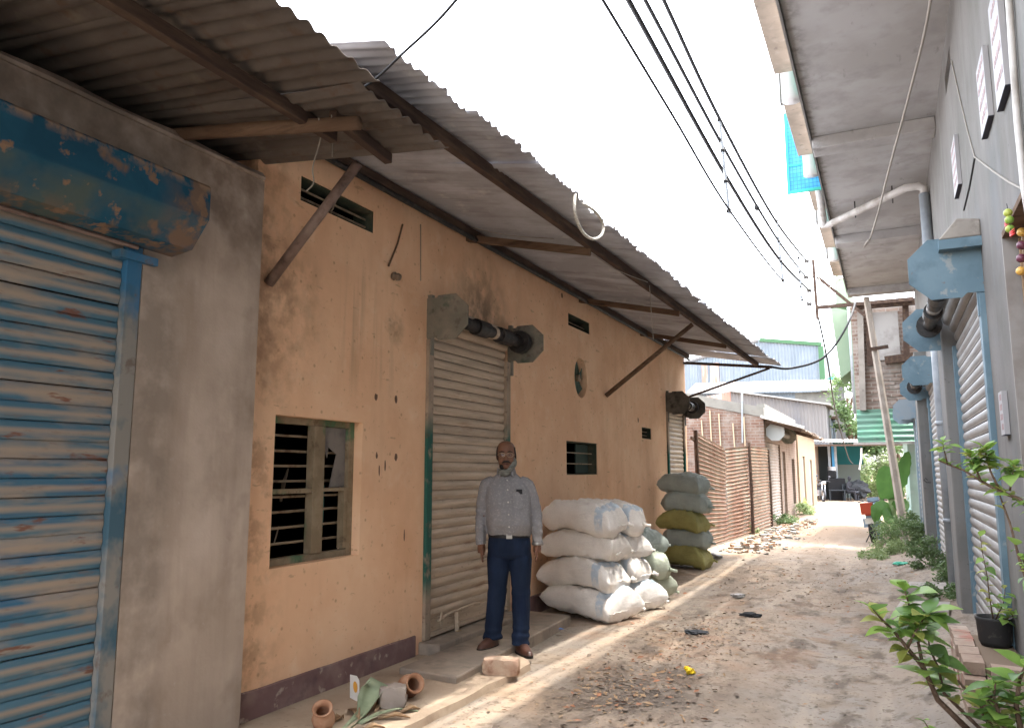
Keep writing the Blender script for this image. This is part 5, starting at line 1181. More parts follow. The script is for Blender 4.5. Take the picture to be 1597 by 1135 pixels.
# face: hair band, brows, moustache, eyes, glasses, mask
hb = MB(); rows = []
for z, g_ in ((1.585, .004), (1.62, .006), (1.655, .006), (1.68, .004)):
    row = []
    for k in range(17):
        w = rad(-22+224*k/16); t = (z-1.58)/.1
        rx, ry = .080-.008*max(0, t-.5)*2, .099-.006*max(0, t-.5)*2; row.append(V((HX+(rx+g_)*math.cos(w), .004+(ry+g_)*math.sin(w), z-(.02 if k in (0, 16) else 0)*(z < 1.6))))
    rows.append(row)
hb.rings(rows, closed=False, cap=False); o = mpart('hair', hb, HAIR); q = o.modifiers.new('s', 'SOLIDIFY'); q.thickness = .008
for s in (-1, 1):
    mpart('eye', ballm((HX+s*.032, -.083, 1.612), .010, (1.15, .6, .55)), mat('eye_white', (.30, .27, .24), .3) if s < 0 else MATS['eye_white']); mpart('iris', ballm((HX+s*.032, -.089, 1.612), .0058, (1, .5, 1)), HAIR)
    mpart('eyebrow', limb([(HX+s*.014, -.098, 1.634), (HX+s*.034, -.094, 1.640), (HX+s*.055, -.078, 1.632)], [.004, .005, .003], 6), HAIR)
    rim = MB(); pts = [V((HX+s*.034+.026*math.cos(w), -.104+.010*abs(math.cos(w))*(1 if math.cos(w)*s > 0 else 0), 1.610+.019*math.sin(w))) for w in [2*math.pi*k/20 for k in range(21)]]
    rim.tube(pts, .0018, 6, cap=False); gl = mpart('glasses_rim', rim, mat('gold_rim', (.35, .28, .18), .3, metal=.8) if s < 0 else MATS['gold_rim'])
    lens = MB().poly([p+V((0, .001, 0)) for p in pts[:-1]]); mpart('lens', lens, mat('clear_lens', (.6, .62, .64), .05, .5, alpha=.07) if s < 0 else MATS['clear_lens'], smooth=False)
    mpart('temple', MB().tube([(HX+s*.060, -.093, 1.613), (HX+s*.080, -.02, 1.613), (HX+s*.083, .012, 1.607)], .0018, 6), MATS['gold_rim'])
mpart('glasses_bridge', MB().tube([(HX-.010, -.104, 1.612), (HX, -.112, 1.616), (HX+.010, -.104, 1.612)], .0018, 6), MATS['gold_rim'])
mpart('moustache', limb([(HX-.036, -.094, 1.543), (HX-.015, -.112, 1.556), (HX+.015, -.112, 1.556), (HX+.036, -.094, 1.543)], [.005, .009, .009, .005], 8, squash=.9), HAIR)
mpart('lips', limb([(HX-.024, -.100, 1.535), (HX, -.111, 1.534), (HX+.024, -.100, 1.535)], [.004, .008, .004], 8, squash=.7), mat('dark_lips', (.10, .04, .035), .5))
mpart('beard_shadow', ballm((HX-.034, -.064, 1.512), .030, (.9, .9, .8)), HAIR)
mk = MB(); rows = []                                       # face mask pulled down under the chin, hanging askew from one ear
for t in (0, .25, .5, .75, 1):
    row = []
    for k in range(13):
        w = rad(212+136*k/12); lift = .075*sstep(.35, 1, k/12)
        zz_ = 1.432+t*.058+lift+ (.028*t*sstep(.4, 1, k/12)) - .012*math.sin(k*2.1+t*9)*.25
        rr_ = .074+.016*math.sin(math.pi*t)+.002*math.sin(t*25)
        row.append(V((HX+rr_*1.02*math.cos(w), -.012+(rr_+.018)*math.sin(w), zz_)))
    rows.append(row)
mk.rings(rows, closed=False, cap=False); o = mpart('mask', mk, mat('grey_cloth_mask', (.20, .205, .185), .9, layers=[dict(c=(.11, .115, .10), s=40, st=(.4, 1, 2), lo=.48, hi=.6)], local=True)); q = o.modifiers.new('s', 'SOLIDIFY'); q.thickness = .003
mpart('mask_loop', MB().tube([(HX+.074, -.035, 1.565), (HX+.084, .0, 1.60), (HX+.085, .02, 1.62)], .002, 5), MATS['grey_cloth_mask'])
mpart('wrist_watch', MB().lathe([(.047, -.012), (.050, -.008), (.050, .008), (.047, .012)], (.236, -.03, .872), 16, ax=(0, .05, 1)), MATS['dull_steel_buckle'])
def _sway(o):
    for ch in o.children:
        _sway(ch)
        if ch.data.get('swayed'): continue
        ch.data['swayed'] = 1
        for v_ in ch.data.vertices:
            z = v_.co.z; v_.co.x += .024*math.sin(math.pi*min(1, max(0, (z-.08)/1.35))) - .012*sstep(1.35, 1.7, z); v_.co.y += .012*math.sin(z*2.1)
            if v_.co.x < -.19 and .55 < z < 1.15: v_.co.y -= .10*(1.15-z)**1.2
_sway(man)
man.rotation_euler = (0, 0, math.atan2(-MX, MY)*.95); man.scale = (.99, .99, .985)

# ------------------------------------------------------------------ small things on the ground
BRK = mat('sandy_brick', (.38, .25, .18), .95, .1, layers=[dict(c=(.46, .36, .27), s=6, lo=.42, hi=.6), dict(c=(.26, .15, .10), s=10, lo=.55, hi=.7)], bump=[(25, .5, .01, U)])
def rough_block(name, c, dims, rz, m, label, cat, seed=0, rough=.008, tilt=0):
    bm = bmesh.new(); bmesh.ops.create_cube(bm, size=1)
    bmesh.ops.subdivide_edges(bm, edges=bm.edges[:], cuts=4, use_grid_fill=True)
    for v in bm.verts:
        p = v.co.copy(); k = 1-.06*(abs(p.x*2)**4*abs(p.y*2)**4+abs(p.x*2)**4*abs(p.z*2)**4+abs(p.y*2)**4*abs(p.z*2)**4)
        v.co = V((p.x*dims[0], p.y*dims[1], p.z*dims[2]))*k + V((noise.noise(p*4+V((seed, 0, 0))), noise.noise(p*4+V((0, seed, 5))), noise.noise(p*4+V((9, 0, seed)))))*rough
    me = bpy.data.meshes.new(name); bm.to_mesh(me); bm.free(); me.materials.append(m); me.polygons.foreach_set('use_smooth', [True]*len(me.polygons))
    o = bpy.data.objects.new(name, me); C.objects.link(o); o.location = (c[0], c[1], c[2]+dims[2]/2); o.rotation_euler = (tilt, 0, rz)
    b = o.modifiers.new('b', 'EDGE_SPLIT'); b.split_angle = rad(40)
    return tag(o, label, cat)
c = on(777, 1052, 2, .045); rough_block('brick', (c.x, c.y+.05, .035), (.27, .14, .12), rad(18), BRK, 'sandy worn brick lying at the edge of the apron by the man', 'brick', 2)
STONE = mat('greyish_brick', (.32, .27, .235), .95, .1, layers=[dict(c=(.40, .35, .30), s=6, lo=.45, hi=.62)], bump=[(25, .5, .01, U)])
c = on(612, 1100, 2, .045); rough_block('broken_brick', (c.x, c.y, .04), (.17, .14, .13), rad(35), STONE, 'grey broken brick beside the clay pot and dry leaves', 'brick', 5, .012)
CLAY = mat('terracotta', (.33, .17, .10), .85, .15, layers=[dict(c=(.42, .25, .16), s=8, lo=.45, hi=.62), dict(c=(.20, .10, .065), s=5, lo=.55, hi=.7)], bump=[(40, .2, .003, U)])
def clay_pot(c, s, ax, label, name='clay_pot'):
    t = thing(name, label, 'pot', c, 'broken clay pots by the apron')
    prof = [(.0, -.09), (.04, -.088), (.065, -.05), (.07, -.01), (.058, .03), (.045, .045), (.045, .06), (.060, .072), (.062, .082), (.052, .084), (.038, .06), (.038, .045), (.05, .02), (.05, -.04), (0, -.07)]
    MB().lathe([(r*s, z*s) for r, z in prof], c, 24, ax=ax).build('vessel', CLAY, t, smooth=True); return t
c = on(636, 1088, 2, .045); clay_pot((c.x, c.y+.02, .118), 1.05, V((.75, -.45, .35)), 'terracotta pot lying on its side with its mouth to the lane')
c = on(500, 1138, 2, .045); clay_pot((c.x, c.y+.02, .112), .95, V((.3, -.5, .75)), 'terracotta pot at the bottom edge near the grey corner')
# torn banana sheath and dry leaves
SHEATH = mat('grey_green_sheath', (.30, .34, .22), .7, .3, layers=[dict(c=(.20, .235, .145), s=5, lo=.42, hi=.62), dict(c=(.38, .33, .22), s=3, lo=.55, hi=.68, amt=.8)])
def strip(pts, widths, m, name, label, cat, curl=.3, group=None, parent=None):
    P = [V(p) for p in pts]; rows = []
    for i, p in enumerate(P):
        t = (P[min(i+1, len(P)-1)]-P[max(i-1, 0)]).normalized(); sd_ = t.cross(V((0, 0, 1))); sd_ = sd_.normalized() if sd_.length > .01 else V((1, 0, 0)); up = sd_.cross(t)
        rows.append([p+sd_*(widths[i]*k/2)+up*(curl*widths[i]*(k*k-.5)*.5) for k in (-1, -.6, -.2, .2, .6, 1)])
    o = MB().rings(rows, closed=False, cap=False).build(name, m, parent, smooth=True, solid=.003, fixn=False)
    return tag(o, label, cat, group) if label else o
g = [on(574, 1062, 2, .2), on(583, 1072, 2, .16), on(575, 1092, 2, .1), on(566, 1112, 2, .06), on(545, 1132, 2, .05), on(525, 1150, 2, .05)]
sh_ = thing('banana_sheath', 'torn grey green banana sheath lying by the clay pots', 'leaf', on(570, 1110, 2, .045))
strip(g, [.10, .16, .13, .07, .05, .04], SHEATH, 'sheath', None, None, .9, parent=sh_)
strip([on(560, 1128, 2, .05), on(590, 1112, 2, .075), on(620, 1104, 2, .06), on(652, 1108, 2, .05)], [.05, .04, .03, .012], SHEATH, 'strip', None, None, .4, parent=sh_)
DRY = mat('dry_brown_leaf', (.24, .15, .085), .85, .15, layers=[dict(c=(.33, .23, .14), s=8, lo=.45, hi=.62)])
dl_ = [((625, 1110), (655, 1104)), ((590, 1120), (640, 1118)), ((600, 1085), (585, 1110)), ((545, 1105), (560, 1120)), ((560, 1140), (600, 1133)), ((520, 1125), (535, 1118))]
dlab = ['curled dry brown leaf right of the broken brick', 'long dry leaf lying below the broken brick', 'dry leaf standing behind the broken brick', 'small dry twig leaf left of the banana sheath', 'dry leaf strip at the bottom edge of the apron', 'small dry leaf above the bottom clay pot']
for (a, b), lab in zip(dl_, dlab):
    a, b = on(*a, 2, .052), on(*b, 2, .052); m_ = a.lerp(b, .5)+V((.01, 0, .025)); strip([a, m_, b], [.02, .05, .008], DRY, 'dry_leaf', lab, 'leaf', .8, 'dry leaves by the clay pots')
CARD = mat('white_packet', (.62, .60, .56), .6); CARDP = mat('orange_print', (.62, .30, .05), .6)
c = on(552, 1090, 2, .05); pk_ = thing('paper_packet', 'white paper packet with an orange print leaning by the skirting', 'packet', c)
u_ = V((.86, -.2, -.1)).normalized(); w_ = V((-.25, .25, .95)).normalized()
MB().prism([c+u_*a+w_*b for a, b in ((-.04, 0), (.05, -.005), (.06, .13), (.035, .15), (-.035, .14))], (-.004, .004, 0)).build('card', CARD, pk_)
MB().poly([c+u_*(.015+.022*math.cos(t))+w_*(.08+.035*math.sin(t))+V((.004, -.004, 0)) for t in [2*math.pi*k/12 for k in range(12)]]).build('print', CARDP, pk_)
def crumple(name, c, s, m, label, cat, seed, flat=.35, group=None):
    bm = bmesh.new(); bmesh.ops.create_icosphere(bm, subdivisions=3, radius=1)
    for v in bm.verts:
        p = v.co; k = 1+.55*noise.noise(p*1.8+V((seed, 0, 0)))+.25*noise.noise(p*5+V((0, seed, 0)))
        v.co = V((p.x*s[0]*k, p.y*s[1]*k, p.z*s[2]*k*flat))
    z0 = min(v.co.z for v in bm.verts)
    me = bpy.data.meshes.new(name); bm.to_mesh(me); bm.free(); me.materials.append(m)
    o = bpy.data.objects.new(name, me); C.objects.link(o); o.location = (c[0], c[1], c[2]-z0-.004); return tag(o, label, cat, group)
RAG = mat('black_rag', (.03, .032, .035), .8); PLAS = mat('pale_plastic', (.28, .265, .255), .5, layers=[dict(c=(.19, .18, .17), s=9, lo=.45, hi=.6)]); YEL = mat('yellow_flower', (.72, .50, .02), .6); BLU = mat('blue_wrapper', (.10, .18, .42), .4); GRN = mat('green_wrapper', (.05, .36, .24), .4)
def gp(px, py):
    p = on(px, py, 2, 0); z = gz(p.x, p.y); p = on(px, py, 2, z); return V((p.x, p.y, gz(p.x, p.y)))
crumple('rag', gp(1085, 988), (.11, .08, .09), RAG, 'black rag lying in the middle of the lane', 'rag', 1, .2)
crumple('rag', gp(1170, 962), (.10, .03, .06), RAG, 'bent black strip of rag in the lane left of the garland text area' if False else 'bent black strip farther up the lane than the rag', 'rag', 4, .4)
for k, (px, py, s_) in enumerate(((1071, 1045, .020), (1077, 1051, .030))): crumple('marigold', gp(px, py), (s_, s_, s_), YEL, ['small yellow marigold dropped on the lane, left one', 'larger yellow marigold dropped on the lane, right one'][k], 'flower', 8+k, .8, 'dropped marigolds')
c = on(850, 977, 2, .03); crumple('wrapper', (c.x, c.y, .012), (.16, .06, .05), BLU, 'blue plastic wrapper on the ground between the man and the sacks', 'wrapper', 12)
crumple('plastic_scrap', gp(1110, 872), (.16, .12, .14), PLAS, 'pale plastic bag scrap right of the far olive sack', 'plastic', 15)
crumple('plastic_scrap', gp(1150, 932), (.08, .06, .08), PLAS, 'small pale plastic scrap up the lane beyond the black rag', 'plastic', 17)
crumple('wrapper', gp(1404, 881), (.10, .07, .08), GRN, 'green wrapper at the foot of the weeds', 'wrapper', 19)
c = on(765, 985, 2, .10); crumple('bottle_cap_heap', (c.x-.05, c.y+.2, .09), (.05, .05, .05), YEL, 'small yellow and green litter behind the left shoe', 'litter', 22, .8)
# concrete cover slabs by the drain
for k, (px0, py0, px1, py1) in enumerate(((1418, 906, 1458, 917), (1405, 935, 1452, 950))):
    a, b = on(px0, py0, 2, .2), on(px1, py1, 2, .2)
    o = MB().prism([V((a.x-.0, a.y, .10)), V((b.x-.30+.0, b.y-.0, .10)), V((b.x+.15, b.y, .10)), V((a.x+.45, a.y+.1, .10))], (0, 0, .10)).build('cover_slab', CONC, bevel=.01)
    tag(o, ['grey concrete cover slab by the drain, farther one', 'grey concrete cover slab by the drain, nearer one'][k], 'slab', 'drain cover slabs')
# leaf litter and chips: nobody could count them
def litter():
    rr = random.Random(5); mb = MB()
    spots = [(gp(1000, 1070), .55, 900), (gp(945, 1062), .4, 350), (gp(1085, 985), .8, 500), (gp(1250, 930), 1.3, 450), (gp(1180, 900), 1.8, 700), (gp(1330, 900), 1.4, 200), (gp(1000, 1110), .6, 300), (gp(1220, 1060), 1.6, 200), (gp(1160, 850), 2.5, 700), (gp(1050, 1015), .7, 350), (gp(1140, 985), .9, 250), (gp(1400, 890), .9, 300), (gp(700, 1120), .8, 80), (gp(1240, 830), 4, 400)]
    for c, r, n in spots:
        for _ in range(n):
            x, y = c.x+rr.gauss(0, r*.42), c.y+rr.gauss(0, r*.75)
            if x < -2.5 and y < 15 or x > .55 or y < 2.6: continue
            z = gz(x, y)+.004; s_ = rr.choice((.005, .007, .009, .012, .018, .028))*rr.uniform(.7, 1.3); a = rr.uniform(0, 6.28); t = rr.uniform(-.5, .5)
            u_ = V((math.cos(a), math.sin(a), t*.5)); w_ = V((-math.sin(a), math.cos(a), rr.uniform(-.4, .4)))*rr.uniform(.25, .6); c_ = V((x, y, z+s_*.25))
            i = len(mb.v); mb.v += [c_-u_*s_, c_-w_*s_, c_+u_*s_, c_+w_*s_+V((0, 0, s_*.2))]; mb.f.append((i, i+1, i+2, i+3))
    me = mb.mesh('leaf_litter')
    for m_ in (DRY, mat('grey_brown_chip', (.15, .115, .09), .9), mat('rust_chip', (.27, .125, .07), .9), mat('pale_chip', (.36, .30, .25), .9)): me.materials.append(m_)
    for p in me.polygons: p.material_index = rr.choice((0, 0, 1, 1, 1, 1, 2))
    tag(link('leaf_litter', me, None), 'dry leaf litter and chips scattered over the lane', kind='stuff')
litter()
# rubble at the foot of the fence
def rubble():
    rr = random.Random(8); mb = MB()
    for _ in range(420):
        y = rr.uniform(15, 26); x = -3.0+rr.gauss(.45, .28)
        if x < -3.0: continue
        s_ = rr.choice((.03, .04, .06, .09))*rr.uniform(.7, 1.2); c = V((x, y, gz(x, y)+s_*.3)); a = rr.uniform(0, 6)
        pts = [c+V((math.cos(a+k*1.57)*s_*rr.uniform(.7, 1.2), math.sin(a+k*1.57)*s_*rr.uniform(.7, 1.2), -s_*.5)) for k in range(4)]
        i = len(mb.v); tp = [p+V((rr.uniform(-.3, .3)*s_, rr.uniform(-.3, .3)*s_, s_*rr.uniform(.6, 1.1))) for p in pts]; mb.v += pts+tp
        mb.f += [tuple(i+k for k in q) for q in ((4, 5, 6, 7), (0, 1, 5, 4), (1, 2, 6, 5), (2, 3, 7, 6), (3, 0, 4, 7))]
    me = mb.mesh('rubble')
    for m_ in (STONE, BRK, PALECONC): me.materials.append(m_)
    for k, p in enumerate(me.polygons): p.material_index = (k//5*7) % 3
    tag(link('rubble', me, None), 'broken brick and stone rubble along the fence foot', kind='stuff')
rubble()

# ------------------------------------------------------------------ plants
def leafmat(name, c1, c2, c3, tr=.25):
    m = mat(name, c1, .5, .35, layers=[dict(c=c2, s=4, lo=.42, hi=.62), dict(c=c3, s=11, lo=.52, hi=.68, amt=.7)])
    n = m.node_tree.nodes; L = m.node_tree.links; b = n['Principled BSDF']; o = n['Material Output']
    t = n.new('ShaderNodeBsdfTranslucent'); t.inputs['Color'].default_value = (*[min(1, x*1.6) for x in c2], 1); mx = n.new('ShaderNodeMixShader'); mx.inputs[0].default_value = tr
    L.new(b.outputs[0], mx.inputs[1]); L.new(t.outputs[0], mx.inputs[2]); L.new(mx.outputs[0], o.inputs['Surface']); return m
LEAFY = leafmat('fresh_leaf', (.17, .29, .06), (.25, .38, .09), (.11, .20, .045), .35); LEAFD = leafmat('dull_leaf', (.075, .12, .045), (.115, .175, .065), (.05, .08, .03)); LEAFL = leafmat('light_hedge_leaf', (.16, .22, .085), (.23, .29, .13), (.09, .135, .05)); LEAFY2 = leafmat('yellowing_leaf', (.27, .30, .07), (.34, .35, .10), (.17, .20, .05), .35); LEAFY3 = leafmat('deep_leaf', (.09, .18, .045), (.13, .23, .06), (.06, .12, .03), .3); BANANA = leafmat('banana_leaf', (.06, .14, .034), (.09, .19, .048), (.042, .10, .026), .3)
BARK = mat('brown_twig', (.11, .07, .048), .85, .15, layers=[dict(c=(.17, .115, .08), s=20, lo=.45, hi=.62)])
def leaf_mesh(L_, wd, m, fold=.25, droop=.25):
    rows = []
    prof = ((0, .02), (.12, .42), (.3, .88), (.48, 1), (.66, .82), (.84, .42), (1, .0))
    for t, w in prof:
        z = -droop*L_*t*t; rows.append([V((t*L_, -w*wd/2, z+fold*w*wd/2)), V((t*L_, 0, z)), V((t*L_, w*wd/2, z+fold*w*wd/2))])
    me = MB().rings(rows, closed=False, cap=False).mesh('leaf'); me.materials.append(m); me.polygons.foreach_set('use_smooth', [True]*len(me.polygons)); return me
LM1 = [leaf_mesh(.15, .115, LEAFY), leaf_mesh(.12, .085, LEAFY2, .35, .4), leaf_mesh(.16, .125, LEAFY, .15, .5), leaf_mesh(.14, .10, LEAFY3, .3, .6), leaf_mesh(.10, .07, LEAFY, .5, .2), leaf_mesh(.15, .11, LEAFY3, .1, .3)]
LM2 = [leaf_mesh(.075, .055, LEAFY), leaf_mesh(.06, .044, LEAFY2, .4, .3), leaf_mesh(.085, .06, LEAFY, .2, .5), leaf_mesh(.07, .05, LEAFY3, .3, .6), leaf_mesh(.05, .03, LEAFY, .5, .2)]
def shrub(name, label, base, stems, meshes, per, seed, sc=1.0, cat='plant', smin=.35):
    """stems: list of point lists; leaves sit along the last part of each stem, each leaf a piece"""
    rr = random.Random(seed); t = thing(name, label, cat, base)
    for pts, r0, n in stems:
        P = [V(p) for p in pts]; rs = [r0*(1-.75*k/(len(P)-1)) for k in range(len(P))]
        MB().tube(P, rs, 7).build('stem', BARK, t, smooth=True)
        ln = sum((b-a).length for a, b in zip(P, P[1:]))
        n = int(n*1.6)
        for k in range(n):
            f = smin+(1-smin)*(k+rr.random())/n; d = f*ln; i = 0
            while i < len(P)-2 and d > (P[i+1]-P[i]).length: d -= (P[i+1]-P[i]).length; i += 1
            tan = (P[i+1]-P[i]).normalized(); p = P[i]+tan*min(d, (P[i+1]-P[i]).length)
            az = k*2.4+rr.uniform(-.5, .5); s_ = rr.uniform(.5, 1.2)*sc*(1-.25*(f > .93))
            el = rr.uniform(-.15, .75) if f < .9 else rr.uniform(.4, 1.1)
            inst(rr.choice(meshes), 'leaf', p, t, rot=(rr.uniform(-.4, .4), -el, az), scale=(s_, s_, s_))
    return t
def Y(px, py, y): return on(px, py, 1, y)
b0 = V((.33, 4.95, .10))
shrub('young_shrub', 'leafy green shrub with bare lower stems at the bottom right', b0, [
    ([b0, Y(1462, 1090, 4.9), Y(1440, 1040, 4.85), Y(1415, 1010, 4.8), Y(1395, 985, 4.8), Y(1375, 965, 4.75), Y(1362, 950, 4.7)], .017, 20),
    ([Y(1440, 1040, 4.85), Y(1432, 1000, 4.85), Y(1425, 968, 4.9), Y(1414, 930, 4.9), Y(1408, 912, 4.9)], .010, 15),
    ([Y(1415, 1010, 4.8), Y(1425, 990, 4.75), Y(1440, 965, 4.75), Y(1452, 955, 4.7)], .008, 14),
    ([b0+V((.06, .05, 0)), Y(1472, 1080, 5.0), Y(1463, 1040, 5.0), Y(1450, 1010, 5.0), Y(1446, 985, 5.0)], .011, 14),
    ([b0+V((.15, .1, 0)), Y(1520, 1090, 5.0), Y(1495, 1062, 5.0), Y(1478, 1050, 5.0)], .012, 4)], LM1, 0, 3, 1.0, smin=.35)
b1 = V((.50, 4.55, .12))
shrub('young_shrub', 'second green shrub in front of the brick planter at the right corner', b1, [
    ([b1, Y(1560, 1120, 4.55), Y(1550, 1085, 4.55), Y(1553, 1060, 4.5)], .014, 22), ([b1, Y(1585, 1100, 4.55), Y(1590, 1060, 4.5), Y(1602, 1030, 4.5)], .016, 16), ([b1, Y(1530, 1110, 4.6), Y(1528, 1085, 4.6)], .009, 12), ([b1+V((-.15, 0, 0)), Y(1450, 1138, 4.5), Y(1440, 1122, 4.5)], .008, 9)], LM1, 0, 6, .85, smin=.25)
b2 = V((.60, 3.98, .14))
shrub('flowering_branch', 'arching branch with fresh leaves across the blue-framed shutter', b2, [
    ([b2, V((.61, 4.0, .6)), Y(1592, 880, 4.1), Y(1575, 815, 4.2), Y(1562, 780, 4.25), Y(1556, 760, 4.3)], .009, 8),
    ([b2, V((.63, 3.9, .9)), Y(1612, 800, 4.0), Y(1590, 778, 4.1), Y(1560, 766, 4.15), Y(1530, 750, 4.2), Y(1503, 733, 4.25), Y(1478, 724, 4.3), Y(1464, 718, 4.3)], .012, 40),
    ([Y(1560, 766, 4.15), Y(1545, 735, 4.15), Y(1538, 712, 4.15), Y(1535, 700, 4.1)], .006, 30),
    ([Y(1530, 750, 4.2), Y(1520, 725, 4.2), Y(1512, 705, 4.2)], .005, 18), ([Y(1478, 724, 4.3), Y(1472, 700, 4.3), Y(1470, 686, 4.3)], .004, 8),
    ([V((.62, 3.9, .9)), Y(1600, 880, 4.0), Y(1590, 865, 4.0)], .008, 14), ([Y(1575, 765, 4.1), Y(1578, 745, 4.1), Y(1583, 722, 4.1)], .005, 18)], LM2, 0, 9, 1.0, smin=.45)
# brick planter with tub
PLN = mat('dusty_planter_brick', (.30, .22, .17), .95, .1, layers=[dict(c=(.38, .31, .25), s=4, lo=.42, hi=.62), dict(c=(.34, .12, .09), s=3, lo=.56, hi=.66, amt=.7), dict(c=(.2, .15, .12), s=9, lo=.58, hi=.7)], bump=[(20, .5, .01, U)])
pt = thing('brick_planter', 'low planter of dusty bricks in the right corner', 'planter', (.48, 5.7, .12))
brk = MB().box(-.115, .115, -.055, .055, -.034, .034).mesh('brick'); brk.materials.append(PLN)
for r in range(4):
    z = .15+r*.074
    for k in range(5):
        y = 5.36+k*.243+(.11 if r % 2 else 0)
        if y < 6.45: inst(brk, 'brick', (.37+random.uniform(-.006, .006), y, z), pt, rot=(random.uniform(-.03, .03), 0, rad(90)+random.uniform(-.04, .04)))
    for k in range(1): inst(brk, 'brick', (.545+(.02 if r % 2 else 0), 5.30, z), pt, rot=(0, random.uniform(-.03, .03), random.uniform(-.04, .04)))
MB().box(.43, .645, 5.36, 6.35, .10, .385).build('soil', mat('dry_soil', (.16, .115, .08), .97), pt)
tb = thing('black_tub', 'old black tub holding a weedy plant on the brick planter', 'pot', (.53, 6.0, .46))
MB().lathe([(0, 0), (.082, 0), (.095, .03), (.103, .15), (.110, .165), (.110, .18), (.098, .18), (.09, .16), (.08, .14), (0, .14)], (.548, 6.02, .388), 22).build('tub', mat('black_rubber', (.028, .027, .027), .7, layers=[dict(c=(.12, .105, .09), s=8, lo=.5, hi=.66)]), tb, smooth=True)
MB().lathe([(0, .15), (.085, .152), (.0, .155)], (.548, 6.02, .388), 16).build('soil', MATS['dry_soil'], tb)
tbp = V((.545, 6.0, .53))
shrub('potted_weed', 'thin weedy plant growing from the black tub', tbp, [([tbp, Y(1543, 930, 5.9), Y(1540, 900, 5.9), Y(1532, 860, 5.9), Y(1528, 830, 5.9)], .005, 12), ([tbp, Y(1565, 940, 5.9), Y(1568, 915, 5.85)], .005, 10), ([tbp, Y(1580, 960, 5.85), Y(1572, 950, 5.8)], .005, 8)], LM2, 0, 12, 1.1, smin=.2)

def foliage(c, radii, n, ls, m, seed, name, parent=None, clumps=26, squash=.8, ground=None):
    """crown of many leaf faces gathered in clumps"""
    rr = random.Random(seed); mb = MB(); cl = []
    for _ in range(clumps):
        while True:
            p = V((rr.uniform(-1, 1), rr.uniform(-1, 1), rr.uniform(-1, 1)))
            if .25 < p.length < 1: break
        cl.append((V((p.x*radii[0], p.y*radii[1], p.z*radii[2])), rr.uniform(.22, .42)*(min(radii)*.6+max(radii)*.4)))
    for _ in range(n):
        q, r = rr.choice(cl); d = V((rr.gauss(0, 1), rr.gauss(0, 1), rr.gauss(0, .8))); p = V(c)+q+d*r*.5
        if ground is not None and p.z < ground: p.z = ground+rr.random()*.1
        a = V((rr.gauss(0, 1), rr.gauss(0, 1), rr.gauss(0, .6))).normalized(); b = a.cross(V((rr.gauss(0, 1), rr.gauss(0, 1), rr.gauss(0, 1)))).normalized(); s_ = ls*rr.uniform(.6, 1.3)
        i = len(mb.v); mb.v += [p-a*s_, p-b*s_*.45, p+a*s_, p+b*s_*.45]; mb.f.append((i, i+1, i+2, i+3))
    return mb.build(name, m, parent, fixn=False)
def tree(name, label, base, h, radii, n, ls, m, seed, group=None, cat='tree', clumps=26):
    t = thing(name, label, cat, base, group); b = V(base); top = b+V((0, 0, h))
    MB().tube([b-V((0, 0, .1)), b+V((.05, 0, h*.45)), b+V((-.02, .05, h*.8))], [h*.03, h*.022, h*.008], 8).build('trunk', BARK, t, smooth=True)
    rr = random.Random(seed)
    for k in range(4):
        w = k*1.6+rr.random(); s_ = b+V((0, 0, h*(.35+.1*k))); MB().tube([s_, s_+V((math.cos(w)*radii[0]*.4, math.sin(w)*radii[1]*.4, h*.14)), s_+V((math.cos(w)*radii[0]*.75, math.sin(w)*radii[1]*.75, h*.2))], [h*.014, h*.009, h*.003], 6).build('limb', BARK, t)
    foliage(top-V((0, 0, radii[2]*.85)), radii, n, ls, m, seed, 'crown', t, clumps); return t
# weeds along the right wall
WEED = thing('x', 'x', 'x') if False else None
wo = []
for k, (px, py, rx_, rz_, n, m_) in enumerate(((1400, 845, .45, .30, 1500, LEAFD), (1430, 850, .30, .35, 1100, LEAFD), (1440, 880, .25, .22, 700, LEAFD), (1462, 900, .2, .2, 500, LEAFD), (1380, 855, .35, .13, 800, LEAFL), (1415, 820, .35, .4, 1100, LEAFL), (1462, 932, .22, .10, 350, LEAFD), (1350, 862, .3, .06, 300, LEAFL))):
    p = gp(px, py+12); q = foliage((p.x+.1, p.y+.5, rz_*.75+p.z), (rx_, rx_*1.6, rz_*1.15), n*3, .024, m_, 100+k, 'weed_patch', None, 16, ground=p.z)
    tag(q, 'low tangled weeds along the right wall', kind='stuff')
# weeds left
for k, (px, py, rx_, rz_, n, m_, lab) in enumerate(((1158, 808, .22, .42, 500, LEAFY, 'x'), (1245, 790, .25, .55, 900, LEAFY, 'y'), (1262, 796, .5, .2, 900, LEAFL, 'z'), (1222, 812, .5, .15, 500, LEAFD, 'z'), (1166, 825, .3, .15, 350, LEAFL, 'w'))):
    p = gp(px, py+6); q = foliage((p.x, p.y, rz_*.8), (rx_, rx_*1.5, rz_), n*2, .035, m_, 140+k, 'weed_patch', None, 14, ground=.0)
    tag(q, 'weeds and grass along the left side of the far lane', kind='stuff')
